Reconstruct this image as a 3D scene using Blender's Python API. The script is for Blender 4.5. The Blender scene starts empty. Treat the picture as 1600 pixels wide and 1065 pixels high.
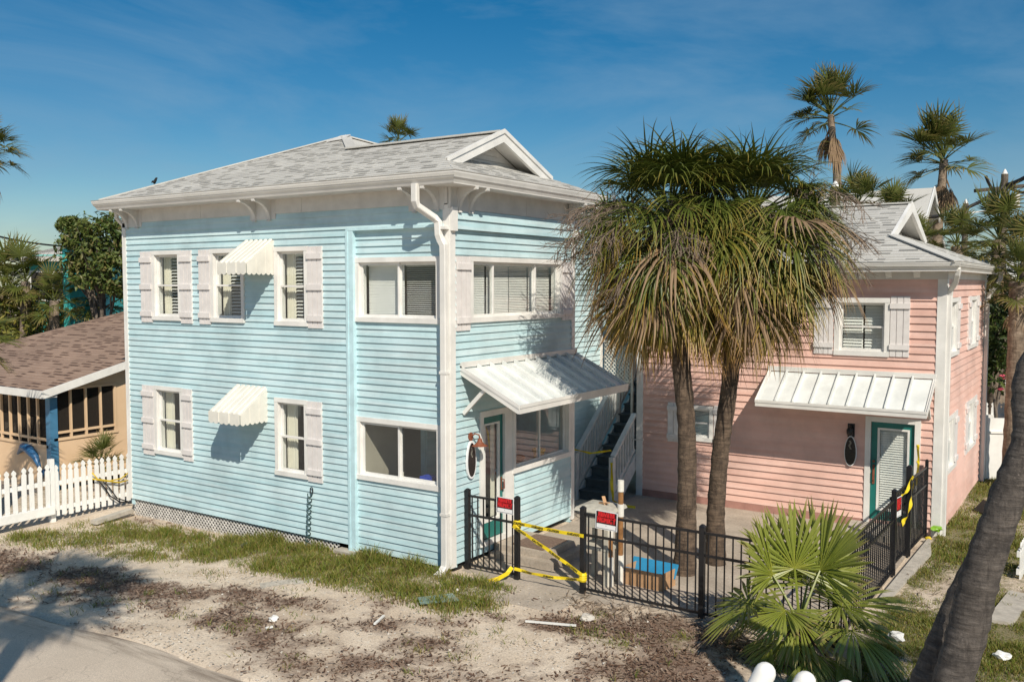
import bpy, bmesh, math, random
from mathutils import Vector, Matrix, Euler, noise
R_ = math.radians
random.seed(11)
scene = bpy.context.scene
COL = scene.collection
# ---------------------------------------------------------------- camera
cam_d = bpy.data.cameras.new('camera'); cam = bpy.data.objects.new('camera', cam_d); COL.objects.link(cam)
cam.location = (8.094, -10.579, 4.285)
cam.rotation_euler = (R_(90) - 0.062, 0, 0.585)
cam_d.sensor_width = 36; cam_d.lens = 36 * 1423 / 1600
cam_d.clip_end = 2000; cam_d.clip_start = 0.05
scene.camera = cam
# ---------------------------------------------------------------- sky, sun, exposure
SUN = Vector((-0.72, 0.60, -0.80)).normalized()          # direction the light travels
elev = math.asin(-SUN.z); azim = math.atan2(-SUN.x, -SUN.y)
world = bpy.data.worlds.new('World'); scene.world = world; world.use_nodes = True
wn = world.node_tree.nodes; wl = world.node_tree.links; wn.clear()
w_out = wn.new('ShaderNodeOutputWorld'); w_bg = wn.new('ShaderNodeBackground')
sky = wn.new('ShaderNodeTexSky'); sky.sky_type = 'NISHITA'; sky.sun_disc = False
sky.sun_elevation = elev; sky.sun_rotation = azim
sky.air_density = 1.0; sky.dust_density = 0.25; sky.ozone_density = 3.2; sky.altitude = 0
tc = wn.new('ShaderNodeTexCoord'); mp = wn.new('ShaderNodeMapping')
mp.inputs['Scale'].default_value = (1.6, 2.2, 7.0); mp.inputs['Rotation'].default_value = (0.18, 0.25, 0.5)
nz = wn.new('ShaderNodeTexNoise'); nz.inputs['Scale'].default_value = 1.1; nz.inputs['Detail'].default_value = 7
nz.inputs['Roughness'].default_value = 0.6; nz.inputs['Distortion'].default_value = 0.5
cr = wn.new('ShaderNodeValToRGB'); cr.color_ramp.elements[0].position = 0.42; cr.color_ramp.elements[1].position = 0.74
cr.color_ramp.elements[0].color = (0, 0, 0, 1); cr.color_ramp.elements[1].color = (0.6, 0.6, 0.6, 1)
hs = wn.new('ShaderNodeHueSaturation'); hs.inputs['Saturation'].default_value = 1.46; hs.inputs['Value'].default_value = 1.0; hs.inputs['Hue'].default_value = 0.494
mx = wn.new('ShaderNodeMix'); mx.data_type = 'RGBA'
mx.inputs['B'].default_value = (3.6, 5.6, 7.6, 1)
wl.new(tc.outputs['Generated'], mp.inputs['Vector']); wl.new(mp.outputs['Vector'], nz.inputs['Vector'])
wl.new(nz.outputs['Fac'], cr.inputs['Fac']); wl.new(cr.outputs['Color'], mx.inputs['Factor'])
wl.new(sky.outputs['Color'], hs.inputs['Color']); wl.new(hs.outputs['Color'], mx.inputs['A'])
wl.new(mx.outputs['Result'], w_bg.inputs['Color']); wl.new(w_bg.outputs['Background'], w_out.inputs['Surface'])
w_bg.inputs['Strength'].default_value = 0.072
sun_d = bpy.data.lights.new('sun', 'SUN'); sun_o = bpy.data.objects.new('sun', sun_d); COL.objects.link(sun_o)
sun_d.energy = 5.0; sun_d.angle = R_(0.5); sun_d.color = (1.0, 0.92, 0.79)
sun_o.rotation_euler = SUN.to_track_quat('-Z', 'Y').to_euler(); sun_o.location = (20, -18, 24)
scene.render.engine = 'CYCLES'
vs = scene.view_settings; vs.view_transform = 'Standard'; vs.look = 'None'; vs.exposure = 0.0; vs.gamma = 1.0
vs.use_curve_mapping = False
scene.cycles.max_bounces = 8; scene.cycles.transparent_max_bounces = 24

# ---------------------------------------------------------------- materials
MATS = {}
class NT:
    def __init__(s, name):
        s.m = bpy.data.materials.new(name); s.m.use_nodes = True; s.n = s.m.node_tree.nodes; s.l = s.m.node_tree.links
        s.b = s.n['Principled BSDF']; s.out = s.n['Material Output']; MATS[name] = s.m
    def new(s, t, **kw):
        nd = s.n.new(t)
        for k, v in kw.items(): setattr(nd, k, v)
        return nd
    def noise(s, scale, detail=4, rough=0.55, vec=None, stretch=None, coord='Object'):
        t = s.new('ShaderNodeTexNoise'); t.inputs['Scale'].default_value = scale; t.inputs['Detail'].default_value = detail
        t.inputs['Roughness'].default_value = rough
        c = s.new('ShaderNodeNewGeometry') if coord == 'World' else s.new('ShaderNodeTexCoord')
        o = c.outputs['Position'] if coord == 'World' else c.outputs[coord]
        if stretch:
            m = s.new('ShaderNodeMapping'); m.inputs['Scale'].default_value = stretch; s.l.new(o, m.inputs['Vector']); o = m.outputs['Vector']
        s.l.new(o, t.inputs['Vector']); return t.outputs['Fac']
    def ramp(s, fac, stops):
        r = s.new('ShaderNodeValToRGB'); e = r.color_ramp.elements
        while len(e) < len(stops): e.new(0.5)
        for i, (p, c) in enumerate(stops):
            e[i].position = p; e[i].color = (c[0], c[1], c[2], 1) if not isinstance(c, (int, float)) else (c, c, c, 1)
        s.l.new(fac, r.inputs['Fac']); return r.outputs['Color']
    def mix(s, fac, a, b, blend='MIX'):
        m = s.new('ShaderNodeMix', data_type='RGBA', blend_type=blend)
        for sock, v in (('Factor', fac), ('A', a), ('B', b)):
            if hasattr(v, 'is_linked'): s.l.new(v, m.inputs[sock])
            elif isinstance(v, (int, float)): m.inputs[sock].default_value = v
            else: m.inputs[sock].default_value = (v[0], v[1], v[2], 1)
        return m.outputs['Result']
    def col(s, c):
        if hasattr(c, 'is_linked'): s.l.new(c, s.b.inputs['Base Color'])
        else: s.b.inputs['Base Color'].default_value = (c[0], c[1], c[2], 1)
    def rough(s, r): s.b.inputs['Roughness'].default_value = r
    def bump(s, h, strength=0.3, dist=0.01):
        b = s.new('ShaderNodeBump'); b.inputs['Strength'].default_value = strength; b.inputs['Distance'].default_value = dist
        s.l.new(h, b.inputs['Height']); s.l.new(b.outputs['Normal'], s.b.inputs['Normal'])
    def objrand(s): return s.new('ShaderNodeObjectInfo').outputs['Random']
    def island(s): return s.new('ShaderNodeNewGeometry').outputs['Random Per Island']
    def attr(s, name):
        a = s.new('ShaderNodeAttribute'); a.attribute_name = name; return a

def simple(name, c, rough=0.6, var=0.12, scale=6, metal=0, bump=0, spec=0.5):
    t = NT(name); d = [x * (1 - var) for x in c]; u = [min(1, x * (1 + var)) for x in c]
    t.col(t.ramp(t.noise(scale, 5, 0.6, coord='World'), [(0.3, d), (0.7, u)])); t.rough(rough); t.b.inputs['Metallic'].default_value = metal
    t.b.inputs['Specular IOR Level'].default_value = spec
    if bump: t.bump(t.noise(scale * 12, 3, coord='World'), bump, 0.004)
    return t.m
def siding(name, lo, hi, fade, stretch):
    t = NT(name)
    base = t.mix(t.objrand(), lo, hi)
    streak = t.noise(1.0, 5, 0.6, coord='World', stretch=stretch)
    c = t.mix(t.ramp(streak, [(0.40, 0.0), (0.70, 0.55)]), base, fade)
    grime = t.ramp(t.noise(0.9, 6, 0.65, coord='World'), [(0.32, 0.74), (0.6, 1.0)])
    c = t.mix(1.0, c, grime, 'MULTIPLY')
    t.col(c); t.rough(0.48); t.b.inputs['Specular IOR Level'].default_value = 0.35
    t.bump(t.noise(60, 3, coord='World', stretch=tuple(6 if s < 2 else 1 for s in stretch)), 0.08, 0.003)
siding('blue_siding_x', (0.46, 0.655, 0.70), (0.51, 0.70, 0.735), (0.72, 0.80, 0.81), (0.7, 1, 13))
siding('blue_siding_y', (0.46, 0.655, 0.70), (0.51, 0.70, 0.735), (0.72, 0.80, 0.81), (1, 0.7, 13))
siding('pink_siding_x', (0.77, 0.475, 0.395), (0.82, 0.525, 0.44), (0.85, 0.62, 0.545), (0.7, 1, 11))
siding('pink_siding_y', (0.77, 0.475, 0.395), (0.82, 0.525, 0.44), (0.85, 0.62, 0.545), (1, 0.7, 11))
simple('blue_trim', (0.50, 0.70, 0.75), 0.5)
simple('white_trim', (0.74, 0.725, 0.69), 0.5, 0.12, 2.2)
simple('offwhite_trim', (0.60, 0.585, 0.555), 0.6, 0.1, 4)
simple('shutter_white', (0.70, 0.665, 0.645), 0.6, 0.08, 7)
simple('gutter_white', (0.70, 0.685, 0.65), 0.42, 0.13, 1.6)
simple('cream_metal', (0.72, 0.70, 0.63), 0.42, 0.08, 5)
simple('awning_metal', (0.66, 0.68, 0.66), 0.36, 0.12, 3)
simple('fence_white', (0.80, 0.79, 0.76), 0.5, 0.06, 5)
simple('teal_paint', (0.012, 0.155, 0.135), 0.4, 0.12, 5)
simple('black_metal', (0.012, 0.012, 0.014), 0.38, 0.3, 9)
simple('deck_paint', (0.075, 0.095, 0.105), 0.55, 0.25, 7)
simple('rail_paint', (0.62, 0.62, 0.60), 0.55, 0.15, 5)
simple('lattice_white', (0.52, 0.51, 0.48), 0.65, 0.2, 5)
simple('lattice_grey', (0.56, 0.535, 0.50), 0.75, 0.3, 6)
simple('lattice_shade', (0.60, 0.61, 0.57), 0.6, 0.1, 6)
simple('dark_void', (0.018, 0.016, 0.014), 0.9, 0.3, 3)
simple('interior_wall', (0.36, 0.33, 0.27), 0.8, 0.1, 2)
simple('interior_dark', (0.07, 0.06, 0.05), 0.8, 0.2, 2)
simple('blind_white', (0.84, 0.83, 0.79), 0.5, 0.04, 5)
simple('curtain', (0.70, 0.66, 0.55), 0.8, 0.06, 5)
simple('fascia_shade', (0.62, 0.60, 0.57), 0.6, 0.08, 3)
simple('rust_metal', (0.20, 0.062, 0.03), 0.65, 0.35, 25)
simple('copper_pipe', (0.26, 0.125, 0.045), 0.5, 0.3, 14)
simple('pipe_white', (0.70, 0.67, 0.60), 0.5, 0.12, 8)
simple('old_plastic', (0.45, 0.425, 0.36), 0.65, 0.2, 9)
simple('board_black', (0.012, 0.012, 0.013), 0.25, 0.2, 9)
simple('sign_red', (0.62, 0.015, 0.02), 0.45, 0.08, 9)
simple('sign_white', (0.80, 0.80, 0.80), 0.4, 0.04, 9)
simple('sign_black', (0.012, 0.011, 0.012), 0.5, 0.1, 9)
simple('tape_yellow', (0.80, 0.60, 0.015), 0.4, 0.1, 12)
simple('cardboard', (0.46, 0.27, 0.14), 0.8, 0.15, 10)
simple('tarp_blue', (0.03, 0.26, 0.48), 0.5, 0.12, 8)
simple('panel_blue', (0.05, 0.24, 0.42), 0.6, 0.2, 4)
simple('terracotta', (0.33, 0.13, 0.06), 0.75, 0.2, 12)
simple('pot_yellow', (0.60, 0.38, 0.05), 0.7, 0.15, 12)
simple('tub_blue', (0.02, 0.06, 0.45), 0.5)
simple('pole_wood', (0.115, 0.095, 0.075), 0.85, 0.3, 7)
simple('wire_black', (0.01, 0.01, 0.012), 0.6)
simple('twig', (0.20, 0.15, 0.115), 0.85, 0.3, 30)
simple('twig_dark', (0.13, 0.10, 0.085), 0.85, 0.3, 30)
simple('mat_brown', (0.17, 0.115, 0.085), 0.95, 0.3, 30, bump=0.5)
simple('teal_house', (0.06, 0.50, 0.48), 0.6, 0.06)
simple('blue_post', (0.06, 0.19, 0.33), 0.5, 0.1)
simple('far_white', (0.72, 0.72, 0.70), 0.6, 0.06)
simple('bush_flower', (0.45, 0.06, 0.10), 0.7, 0.2)
simple('litter_white', (0.75, 0.74, 0.70), 0.6, 0.1)
simple('green_glass', (0.18, 0.26, 0.22), 0.15, 0.2, 6)
simple('lime_plastic', (0.20, 0.40, 0.03), 0.4); simple('ball_yellow', (0.75, 0.55, 0.02), 0.4)
simple('bird_dark', (0.02, 0.02, 0.02), 0.8)
simple('rope_yellow', (0.60, 0.42, 0.03), 0.7); simple('dolphin_blue', (0.03, 0.12, 0.26), 0.4)

t = NT('tan_siding'); t.col(t.mix(t.ramp(t.noise(2, 5, coord='World'), [(0.3, 0.0), (0.7, 1.0)]), (0.64, 0.45, 0.28), (0.72, 0.52, 0.34))); t.rough(0.7)

t = NT('concrete')
n1 = t.noise(1.3, 8, 0.62, coord='World'); n2 = t.noise(24, 6, 0.6, coord='World')
c = t.mix(t.ramp(n1, [(0.3, 0.0), (0.68, 1.0)]), (0.32, 0.27, 0.215), (0.54, 0.465, 0.38))
t.col(t.mix(t.ramp(n2, [(0.35, 0.35), (0.6, 0.0)]), c, (0.15, 0.125, 0.105))); t.rough(0.9); t.bump(n2, 0.35, 0.006)
simple('slab_stone', (0.44, 0.40, 0.34), 0.9, 0.2, 9, bump=0.4)
simple('pink_foundation', (0.42, 0.22, 0.18), 0.85, 0.2, 5, bump=0.4)

t = NT('asphalt')
n1 = t.noise(0.8, 8, 0.6, coord='World'); n2 = t.noise(90, 3, 0.7, coord='World'); n3 = t.noise(1.0, 6, 0.6, coord='World', stretch=(0.6, 5, 1))
c = t.mix(t.ramp(n1, [(0.3, 0.0), (0.7, 1.0)]), (0.60, 0.50, 0.395), (0.72, 0.61, 0.49))
c = t.mix(t.ramp(n2, [(0.38, 0.6), (0.62, 0.0)]), c, (0.30, 0.25, 0.205))
sx = t.new('ShaderNodeSeparateXYZ'); gp = t.new('ShaderNodeNewGeometry'); t.l.new(gp.outputs['Position'], sx.inputs[0])
edge = t.new('ShaderNodeMapRange'); edge.inputs['From Min'].default_value = -4.75; edge.inputs['From Max'].default_value = -4.2
t.l.new(sx.outputs['Y'], edge.inputs['Value'])
em = t.mix(1.0, edge.outputs['Result'], t.ramp(n3, [(0.42, 0.0), (0.62, 1.0)]), 'MULTIPLY')
c = t.mix(em, c, (0.17, 0.125, 0.09))
vr = t.new('ShaderNodeTexVoronoi', feature='DISTANCE_TO_EDGE'); vr.inputs['Scale'].default_value = 0.55; vr.inputs['Randomness'].default_value = 1.0
vw = t.new('ShaderNodeVectorMath', operation='ADD'); nw = t.new('ShaderNodeTexNoise'); nw.inputs['Scale'].default_value = 3.0; t.l.new(gp.outputs['Position'], nw.inputs['Vector'])
t.l.new(gp.outputs['Position'], vw.inputs[0]); t.l.new(nw.outputs['Color'], vw.inputs[1]); t.l.new(vw.outputs[0], vr.inputs['Vector'])
c = t.mix(t.ramp(vr.outputs['Distance'], [(0.0, 0.3), (0.010, 0.0)]), c, (0.12, 0.095, 0.075))
agg = t.noise(230, 2, 0.7, coord='World'); c = t.mix(t.ramp(agg, [(0.58, 0.0), (0.70, 0.5)]), c, (0.70, 0.63, 0.55))
t.col(c); t.rough(0.92); t.bump(n2, 0.6, 0.008)

t = NT('ground_sand')
n1 = t.noise(0.9, 8, 0.62, coord='World'); n2 = t.noise(38, 5, 0.7, coord='World'); n3 = t.noise(7, 7, 0.65, coord='World')
c = t.mix(t.ramp(n1, [(0.3, 0.0), (0.7, 1.0)]), (0.52, 0.415, 0.305), (0.76, 0.65, 0.52))
c = t.mix(t.ramp(n2, [(0.38, 0.5), (0.54, 0.0)]), c, (0.30, 0.24, 0.185))
c = t.mix(t.ramp(n3, [(0.54, 0.0), (0.70, 0.6)]), c, (0.80, 0.73, 0.63))
a = t.attr('cover'); sp = t.new('ShaderNodeSeparateColor'); t.l.new(a.outputs['Color'], sp.inputs[0])
mulch = t.new('ShaderNodeMath', operation='ADD'); t.l.new(sp.outputs['Red'], mulch.inputs[0])
mm = t.new('ShaderNodeMath', operation='MULTIPLY_ADD'); t.l.new(n3, mm.inputs[0]); mm.inputs[1].default_value = 1.5; mm.inputs[2].default_value = -0.78
t.l.new(mm.outputs[0], mulch.inputs[1])
c = t.mix(t.ramp(mulch.outputs[0], [(0.15, 0.0), (0.85, 0.92)]), c, t.mix(t.ramp(n2, [(0.38, 0.0), (0.62, 1.0)]), (0.085, 0.050, 0.034), (0.24, 0.155, 0.11)))
gr = t.new('ShaderNodeMath', operation='ADD'); t.l.new(sp.outputs['Green'], gr.inputs[0]); t.l.new(mm.outputs[0], gr.inputs[1])
c = t.mix(t.ramp(gr.outputs[0], [(0.30, 0.0), (0.7, 0.85)]), c, t.mix(t.ramp(n2, [(0.35, 0.0), (0.65, 1.0)]), (0.085, 0.085, 0.022), (0.20, 0.165, 0.07)))
t.col(c); t.rough(0.95); t.bump(n2, 0.7, 0.015)

def leafmat(name, stops, dry, transl=0.35, rough=0.45):
    t = NT(name); a = t.attr('leaf'); sp = t.new('ShaderNodeSeparateColor'); t.l.new(a.outputs['Color'], sp.inputs[0])
    add = t.new('ShaderNodeMath', operation='MULTIPLY_ADD'); t.l.new(sp.outputs['Green'], add.inputs[0]); add.inputs[1].default_value = 0.28; add.inputs[2].default_value = -0.14
    s1 = t.new('ShaderNodeMath', operation='ADD'); t.l.new(add.outputs[0], s1.inputs[0]); t.l.new(sp.outputs['Red'], s1.inputs[1])
    s2 = t.new('ShaderNodeMath', operation='MULTIPLY_ADD'); t.l.new(t.objrand(), s2.inputs[0]); s2.inputs[1].default_value = 0.22; s2.inputs[2].default_value = -0.11
    s3 = t.new('ShaderNodeMath', operation='ADD'); t.l.new(s1.outputs[0], s3.inputs[0]); t.l.new(s2.outputs[0], s3.inputs[1])
    s4 = t.new('ShaderNodeMath', operation='ADD'); t.l.new(s3.outputs[0], s4.inputs[0])
    d = t.new('ShaderNodeMath', operation='MULTIPLY_ADD'); t.l.new(sp.outputs['Blue'], d.inputs[0]); d.inputs[1].default_value = dry; d.inputs[2].default_value = 0.0
    t.l.new(d.outputs[0], s4.inputs[1])
    sc = t.new('ShaderNodeMath', operation='MULTIPLY'); t.l.new(s4.outputs[0], sc.inputs[0]); sc.inputs[1].default_value = 0.6
    c = t.ramp(sc.outputs[0], stops); t.col(c); t.rough(rough); t.b.inputs['Specular IOR Level'].default_value = 0.4
    tr = t.new('ShaderNodeBsdfTranslucent'); t.l.new(c, tr.inputs['Color']); ms = t.new('ShaderNodeMixShader'); ms.inputs[0].default_value = transl
    t.l.new(t.b.outputs[0], ms.inputs[1]); t.l.new(tr.outputs[0], ms.inputs[2]); t.l.new(ms.outputs[0], t.out.inputs['Surface'])
leafmat('sabal_leaf', [(0.0, (0.038, 0.060, 0.011)), (0.32, (0.072, 0.098, 0.015)), (0.52, (0.145, 0.15, 0.024)), (0.68, (0.31, 0.215, 0.040)), (0.82, (0.33, 0.18, 0.065)), (0.98, (0.29, 0.20, 0.13))], 0.52, 0.14)
leafmat('fan_leaf', [(0.0, (0.36, 0.37, 0.055)), (0.12, (0.24, 0.285, 0.040)), (0.5, (0.30, 0.325, 0.075)), (0.62, (0.34, 0.26, 0.10))], 0.45, 0.35, 0.35)
leafmat('dead_leaf', [(0.0, (0.20, 0.13, 0.075)), (0.5, (0.33, 0.225, 0.135)), (1.0, (0.22, 0.13, 0.07))], 0.0, 0.2, 0.8)
leafmat('wash_leaf', [(0.0, (0.11, 0.135, 0.026)), (0.35, (0.12, 0.14, 0.03)), (0.6, (0.26, 0.20, 0.07)), (0.85, (0.30, 0.20, 0.10))], 0.4, 0.35)
def foliage(name, cs):
    t = NT(name); c = t.ramp(t.island(), [(i / (len(cs) - 1), x) for i, x in enumerate(cs)]); t.col(c); t.rough(0.5)
    tr = t.new('ShaderNodeBsdfTranslucent'); t.l.new(c, tr.inputs['Color']); ms = t.new('ShaderNodeMixShader'); ms.inputs[0].default_value = 0.3
    t.l.new(t.b.outputs[0], ms.inputs[1]); t.l.new(tr.outputs[0], ms.inputs[2]); t.l.new(ms.outputs[0], t.out.inputs['Surface'])
foliage('seagrape_leaf', [(0.030, 0.060, 0.012), (0.075, 0.12, 0.02), (0.14, 0.17, 0.035), (0.10, 0.13, 0.03), (0.24, 0.19, 0.07)])
foliage('shrub_leaf', [(0.05, 0.08, 0.012), (0.15, 0.17, 0.03), (0.28, 0.24, 0.04), (0.09, 0.12, 0.02)])
foliage('oleander_leaf', [(0.025, 0.05, 0.012), (0.07, 0.11, 0.025), (0.12, 0.15, 0.03)])
foliage('grass_blade', [(0.085, 0.135, 0.015), (0.15, 0.20, 0.022), (0.23, 0.245, 0.040), (0.34, 0.25, 0.085), (0.14, 0.18, 0.022), (0.20, 0.12, 0.06)])
foliage('mulch_chip', [(0.075, 0.042, 0.028), (0.15, 0.085, 0.055), (0.25, 0.16, 0.11), (0.36, 0.27, 0.20), (0.12, 0.07, 0.045)])
foliage('shell_chip', [(0.52, 0.46, 0.38), (0.70, 0.64, 0.56), (0.40, 0.34, 0.27), (0.78, 0.74, 0.67)])
foliage('brush_chip', [(0.10, 0.07, 0.05), (0.19, 0.14, 0.10), (0.30, 0.23, 0.17), (0.40, 0.33, 0.26)])

def shingle(name, stops):
    t = NT(name); c = t.ramp(t.island(), stops)
    g = t.ramp(t.noise(140, 2, 0.8, coord='World'), [(0.35, 0.72), (0.65, 1.1)]); c = t.mix(1.0, c, g, 'MULTIPLY')
    g2 = t.ramp(t.noise(0.7, 6, 0.6, coord='World'), [(0.3, 0.86), (0.7, 1.04)]); c = t.mix(1.0, c, g2, 'MULTIPLY')
    t.col(c); t.rough(0.95); t.bump(t.noise(160, 2, coord='World'), 0.3, 0.004)
shingle('grey_shingle', [(0.0, (0.52, 0.505, 0.47)), (0.4, (0.565, 0.55, 0.51)), (0.8, (0.60, 0.585, 0.545)), (1.0, (0.54, 0.525, 0.49))])
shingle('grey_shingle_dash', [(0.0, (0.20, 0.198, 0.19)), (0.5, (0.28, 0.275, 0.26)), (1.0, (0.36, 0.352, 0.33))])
shingle('brown_shingle', [(0.0, (0.27, 0.18, 0.135)), (0.5, (0.37, 0.255, 0.19)), (1.0, (0.32, 0.215, 0.16))])
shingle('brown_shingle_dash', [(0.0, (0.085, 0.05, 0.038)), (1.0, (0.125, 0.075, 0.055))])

def bark(name, lo, hi, ringscale, dark):
    t = NT(name)
    n1 = t.noise(9, 8, 0.7, coord='World', stretch=(1, 1, 0.6)); n2 = t.noise(1.0, 6, 0.65, coord='World', stretch=(5, 5, ringscale))
    c = t.mix(t.ramp(n2, [(0.35, 0.0), (0.65, 1.0)]), lo, hi)
    c = t.mix(t.ramp(n1, [(0.35, 0.75), (0.55, 0.0)]), c, dark)
    sp_n = t.noise(48, 4, 0.7, coord='World'); patch = t.noise(2.2, 4, 0.6, coord='World')
    c = t.mix(t.mix(1.0, t.ramp(sp_n, [(0.56, 0.0), (0.66, 0.8)]), t.ramp(patch, [(0.45, 0.0), (0.65, 1.0)]), 'MULTIPLY'), c, [min(1, x * 1.7) for x in hi])
    c = t.mix(t.ramp(t.noise(1.0, 6, 0.7, coord='World', stretch=(26, 26, 2.5)), [(0.36, 0.6), (0.46, 0.0)]), c, dark)
    t.col(c); t.rough(0.92)
    t.bump(t.mix(0.5, n2, n1), 1.0, 0.035)
bark('sabal_bark', (0.065, 0.044, 0.03), (0.165, 0.115, 0.078), 26, (0.03, 0.02, 0.014))
bark('grey_bark', (0.05, 0.043, 0.038), (0.135, 0.115, 0.10), 34, (0.03, 0.025, 0.022))
bark('tan_bark', (0.16, 0.12, 0.085), (0.30, 0.235, 0.175), 18, (0.07, 0.05, 0.035))
bark('limb_bark', (0.12, 0.095, 0.075), (0.22, 0.18, 0.145), 4, (0.05, 0.04, 0.03))

t = NT('glass'); t.n.remove(t.b)
tr = t.new('ShaderNodeBsdfTransparent'); tr.inputs['Color'].default_value = (0.965, 0.98, 0.975, 1)
gl = t.new('ShaderNodeBsdfGlossy'); gl.inputs['Roughness'].default_value = 0.02; gl.inputs['Color'].default_value = (0.9, 0.95, 1, 1)
fr = t.new('ShaderNodeLayerWeight'); fr.inputs['Blend'].default_value = 0.5
bn = t.new('ShaderNodeBump'); bn.inputs['Strength'].default_value = 0.04; bn.inputs['Distance'].default_value = 0.02
t.l.new(t.noise(1.5, 1, coord='World'), bn.inputs['Height']); t.l.new(bn.outputs[0], gl.inputs['Normal']); t.l.new(bn.outputs[0], fr.inputs['Normal'])
pw = t.new('ShaderNodeMath', operation='POWER'); t.l.new(fr.outputs['Facing'], pw.inputs[0]); pw.inputs[1].default_value = 4.0
mu = t.new('ShaderNodeMath', operation='MULTIPLY_ADD'); mu.inputs[1].default_value = 0.7; mu.inputs[2].default_value = 0.045; t.l.new(pw.outputs[0], mu.inputs[0])
ms = t.new('ShaderNodeMixShader'); t.l.new(mu.outputs[0], ms.inputs[0]); t.l.new(tr.outputs[0], ms.inputs[1]); t.l.new(gl.outputs[0], ms.inputs[2]); t.l.new(ms.outputs[0], t.out.inputs['Surface'])
t = NT('screen'); t.n.remove(t.b)
tr = t.new('ShaderNodeBsdfTransparent'); df = t.new('ShaderNodeBsdfDiffuse'); df.inputs['Color'].default_value = (0.035, 0.03, 0.026, 1)
ms = t.new('ShaderNodeMixShader'); ms.inputs[0].default_value = 0.72; t.l.new(tr.outputs[0], ms.inputs[1]); t.l.new(df.outputs[0], ms.inputs[2]); t.l.new(ms.outputs[0], t.out.inputs['Surface'])

# ---------------------------------------------------------------- mesh helpers
class MB:
    def __init__(s, tf=None): s.v = []; s.f = []; s.c = []; s.tf = tf
    def add(s, vs, fs, col=None):
        k = len(s.v)
        s.v += [s.tf(*p) if s.tf else tuple(p) for p in vs]; s.f += [[i + k for i in f] for f in fs]
        if col is not None: s.c += [col] * len(vs)
        return s
    def hexa(s, p):     # 8 points: bottom ring 0-3, top ring 4-7
        return s.add(p, [(0, 3, 2, 1), (4, 5, 6, 7), (0, 1, 5, 4), (1, 2, 6, 5), (2, 3, 7, 6), (3, 0, 4, 7)])
    def box(s, a0, a1, b0, b1, c0, c1):
        return s.hexa([(a0, b0, c0), (a1, b0, c0), (a1, b1, c0), (a0, b1, c0), (a0, b0, c1), (a1, b0, c1), (a1, b1, c1), (a0, b1, c1)])
    def beam(s, p, q, w, h, up=(0, 0, 1)):
        p = Vector(p); q = Vector(q); d = (q - p).normalized(); sd = d.cross(Vector(up))
        if sd.length < 1e-4: sd = d.cross(Vector((1, 0, 0)))
        sd.normalize(); u = sd.cross(d); sd *= w / 2; u *= h / 2
        return s.hexa([p - sd - u, p + sd - u, p + sd + u, p - sd + u, q - sd - u, q + sd - u, q + sd + u, q - sd + u])
    def poly(s, pts, n, th):  # extrude polygon pts along vector n*th
        n = Vector(n) * th; k = len(pts); a = [Vector(p) for p in pts]; b = [p + n for p in a]
        return s.add(a + b, [list(range(k))[::-1], list(range(k, 2 * k))] + [(i, (i + 1) % k, k + (i + 1) % k, k + i) for i in range(k)])
    def tube(s, path, rad, n=8, cap=True, jitter=0, rnd=random):
        path = [Vector(p) for p in path]; rings = []; k = len(s.v)
        prev = None; vs_ = []; fs = []
        for i, p in enumerate(path):
            d = (path[min(i + 1, len(path) - 1)] - path[max(i - 1, 0)]).normalized()
            if prev is None: x = d.orthogonal().normalized()
            else: x = (prev - d * prev.dot(d)).normalized()
            prev = x; y = d.cross(x); r = rad[i] if isinstance(rad, (list, tuple)) else rad
            for j in range(n):
                a = 2 * math.pi * j / n; rr = r * (1 + jitter * (rnd.random() - 0.5)); vs_.append(p + x * math.cos(a) * rr + y * math.sin(a) * rr)
        m = len(path)
        for i in range(m - 1):
            for j in range(n): fs.append((i * n + j, i * n + (j + 1) % n, (i + 1) * n + (j + 1) % n, (i + 1) * n + j))
        if cap: fs.append(list(range(n))[::-1]); fs.append([(m - 1) * n + j for j in range(n)])
        return s.add(vs_, fs)
    def lathe(s, c, prof, n=16):
        vs_ = []; fs = []
        for r, z in prof:
            for j in range(n): a = 2 * math.pi * j / n; vs_.append((c[0] + r * math.cos(a), c[1] + r * math.sin(a), c[2] + z))
        m = len(prof)
        for i in range(m - 1):
            for j in range(n): fs.append((i * n + j, i * n + (j + 1) % n, (i + 1) * n + (j + 1) % n, (i + 1) * n + j))
        fs.append(list(range(n))[::-1]); fs.append([(m - 1) * n + j for j in range(n)])
        return s.add(vs_, fs)
    def mesh(s, name, mat, smooth=False, recalc=True):
        me = bpy.data.meshes.new(name); me.from_pydata([tuple(v) for v in s.v], [], s.f)
        if recalc:
            bm = bmesh.new(); bm.from_mesh(me); bmesh.ops.recalc_face_normals(bm, faces=bm.faces); bm.to_mesh(me); bm.free()
        if s.c and len(s.c) == len(me.vertices):
            ca = me.color_attributes.new('leaf', 'FLOAT_COLOR', 'POINT')
            ca.data.foreach_set('color', [x for c in s.c for x in (c[0], c[1], c[2], 1)])
        me.materials.append(MATS[mat])
        if smooth: me.polygons.foreach_set('use_smooth', [True] * len(me.polygons))
        me.update(); return me
    def build(s, name, mat, parent=None, smooth=False, recalc=True, **tags):
        return put(name, s.mesh(name, mat, smooth, recalc), parent, **tags)
WM = {}
def put(name, me, parent=None, loc=(0, 0, 0), rot=(0, 0, 0), scale=(1, 1, 1), **tags):
    o = bpy.data.objects.new(name, me); COL.objects.link(o)
    o.location = loc; o.rotation_euler = rot; o.scale = scale
    WM[o.name] = Matrix.LocRotScale(Vector(loc), Euler(rot), Vector(scale))
    if parent is not None:
        o.parent = parent; o.matrix_parent_inverse = WM[parent.name].inverted()
    for k, v in tags.items(): o[k] = v
    return o
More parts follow.
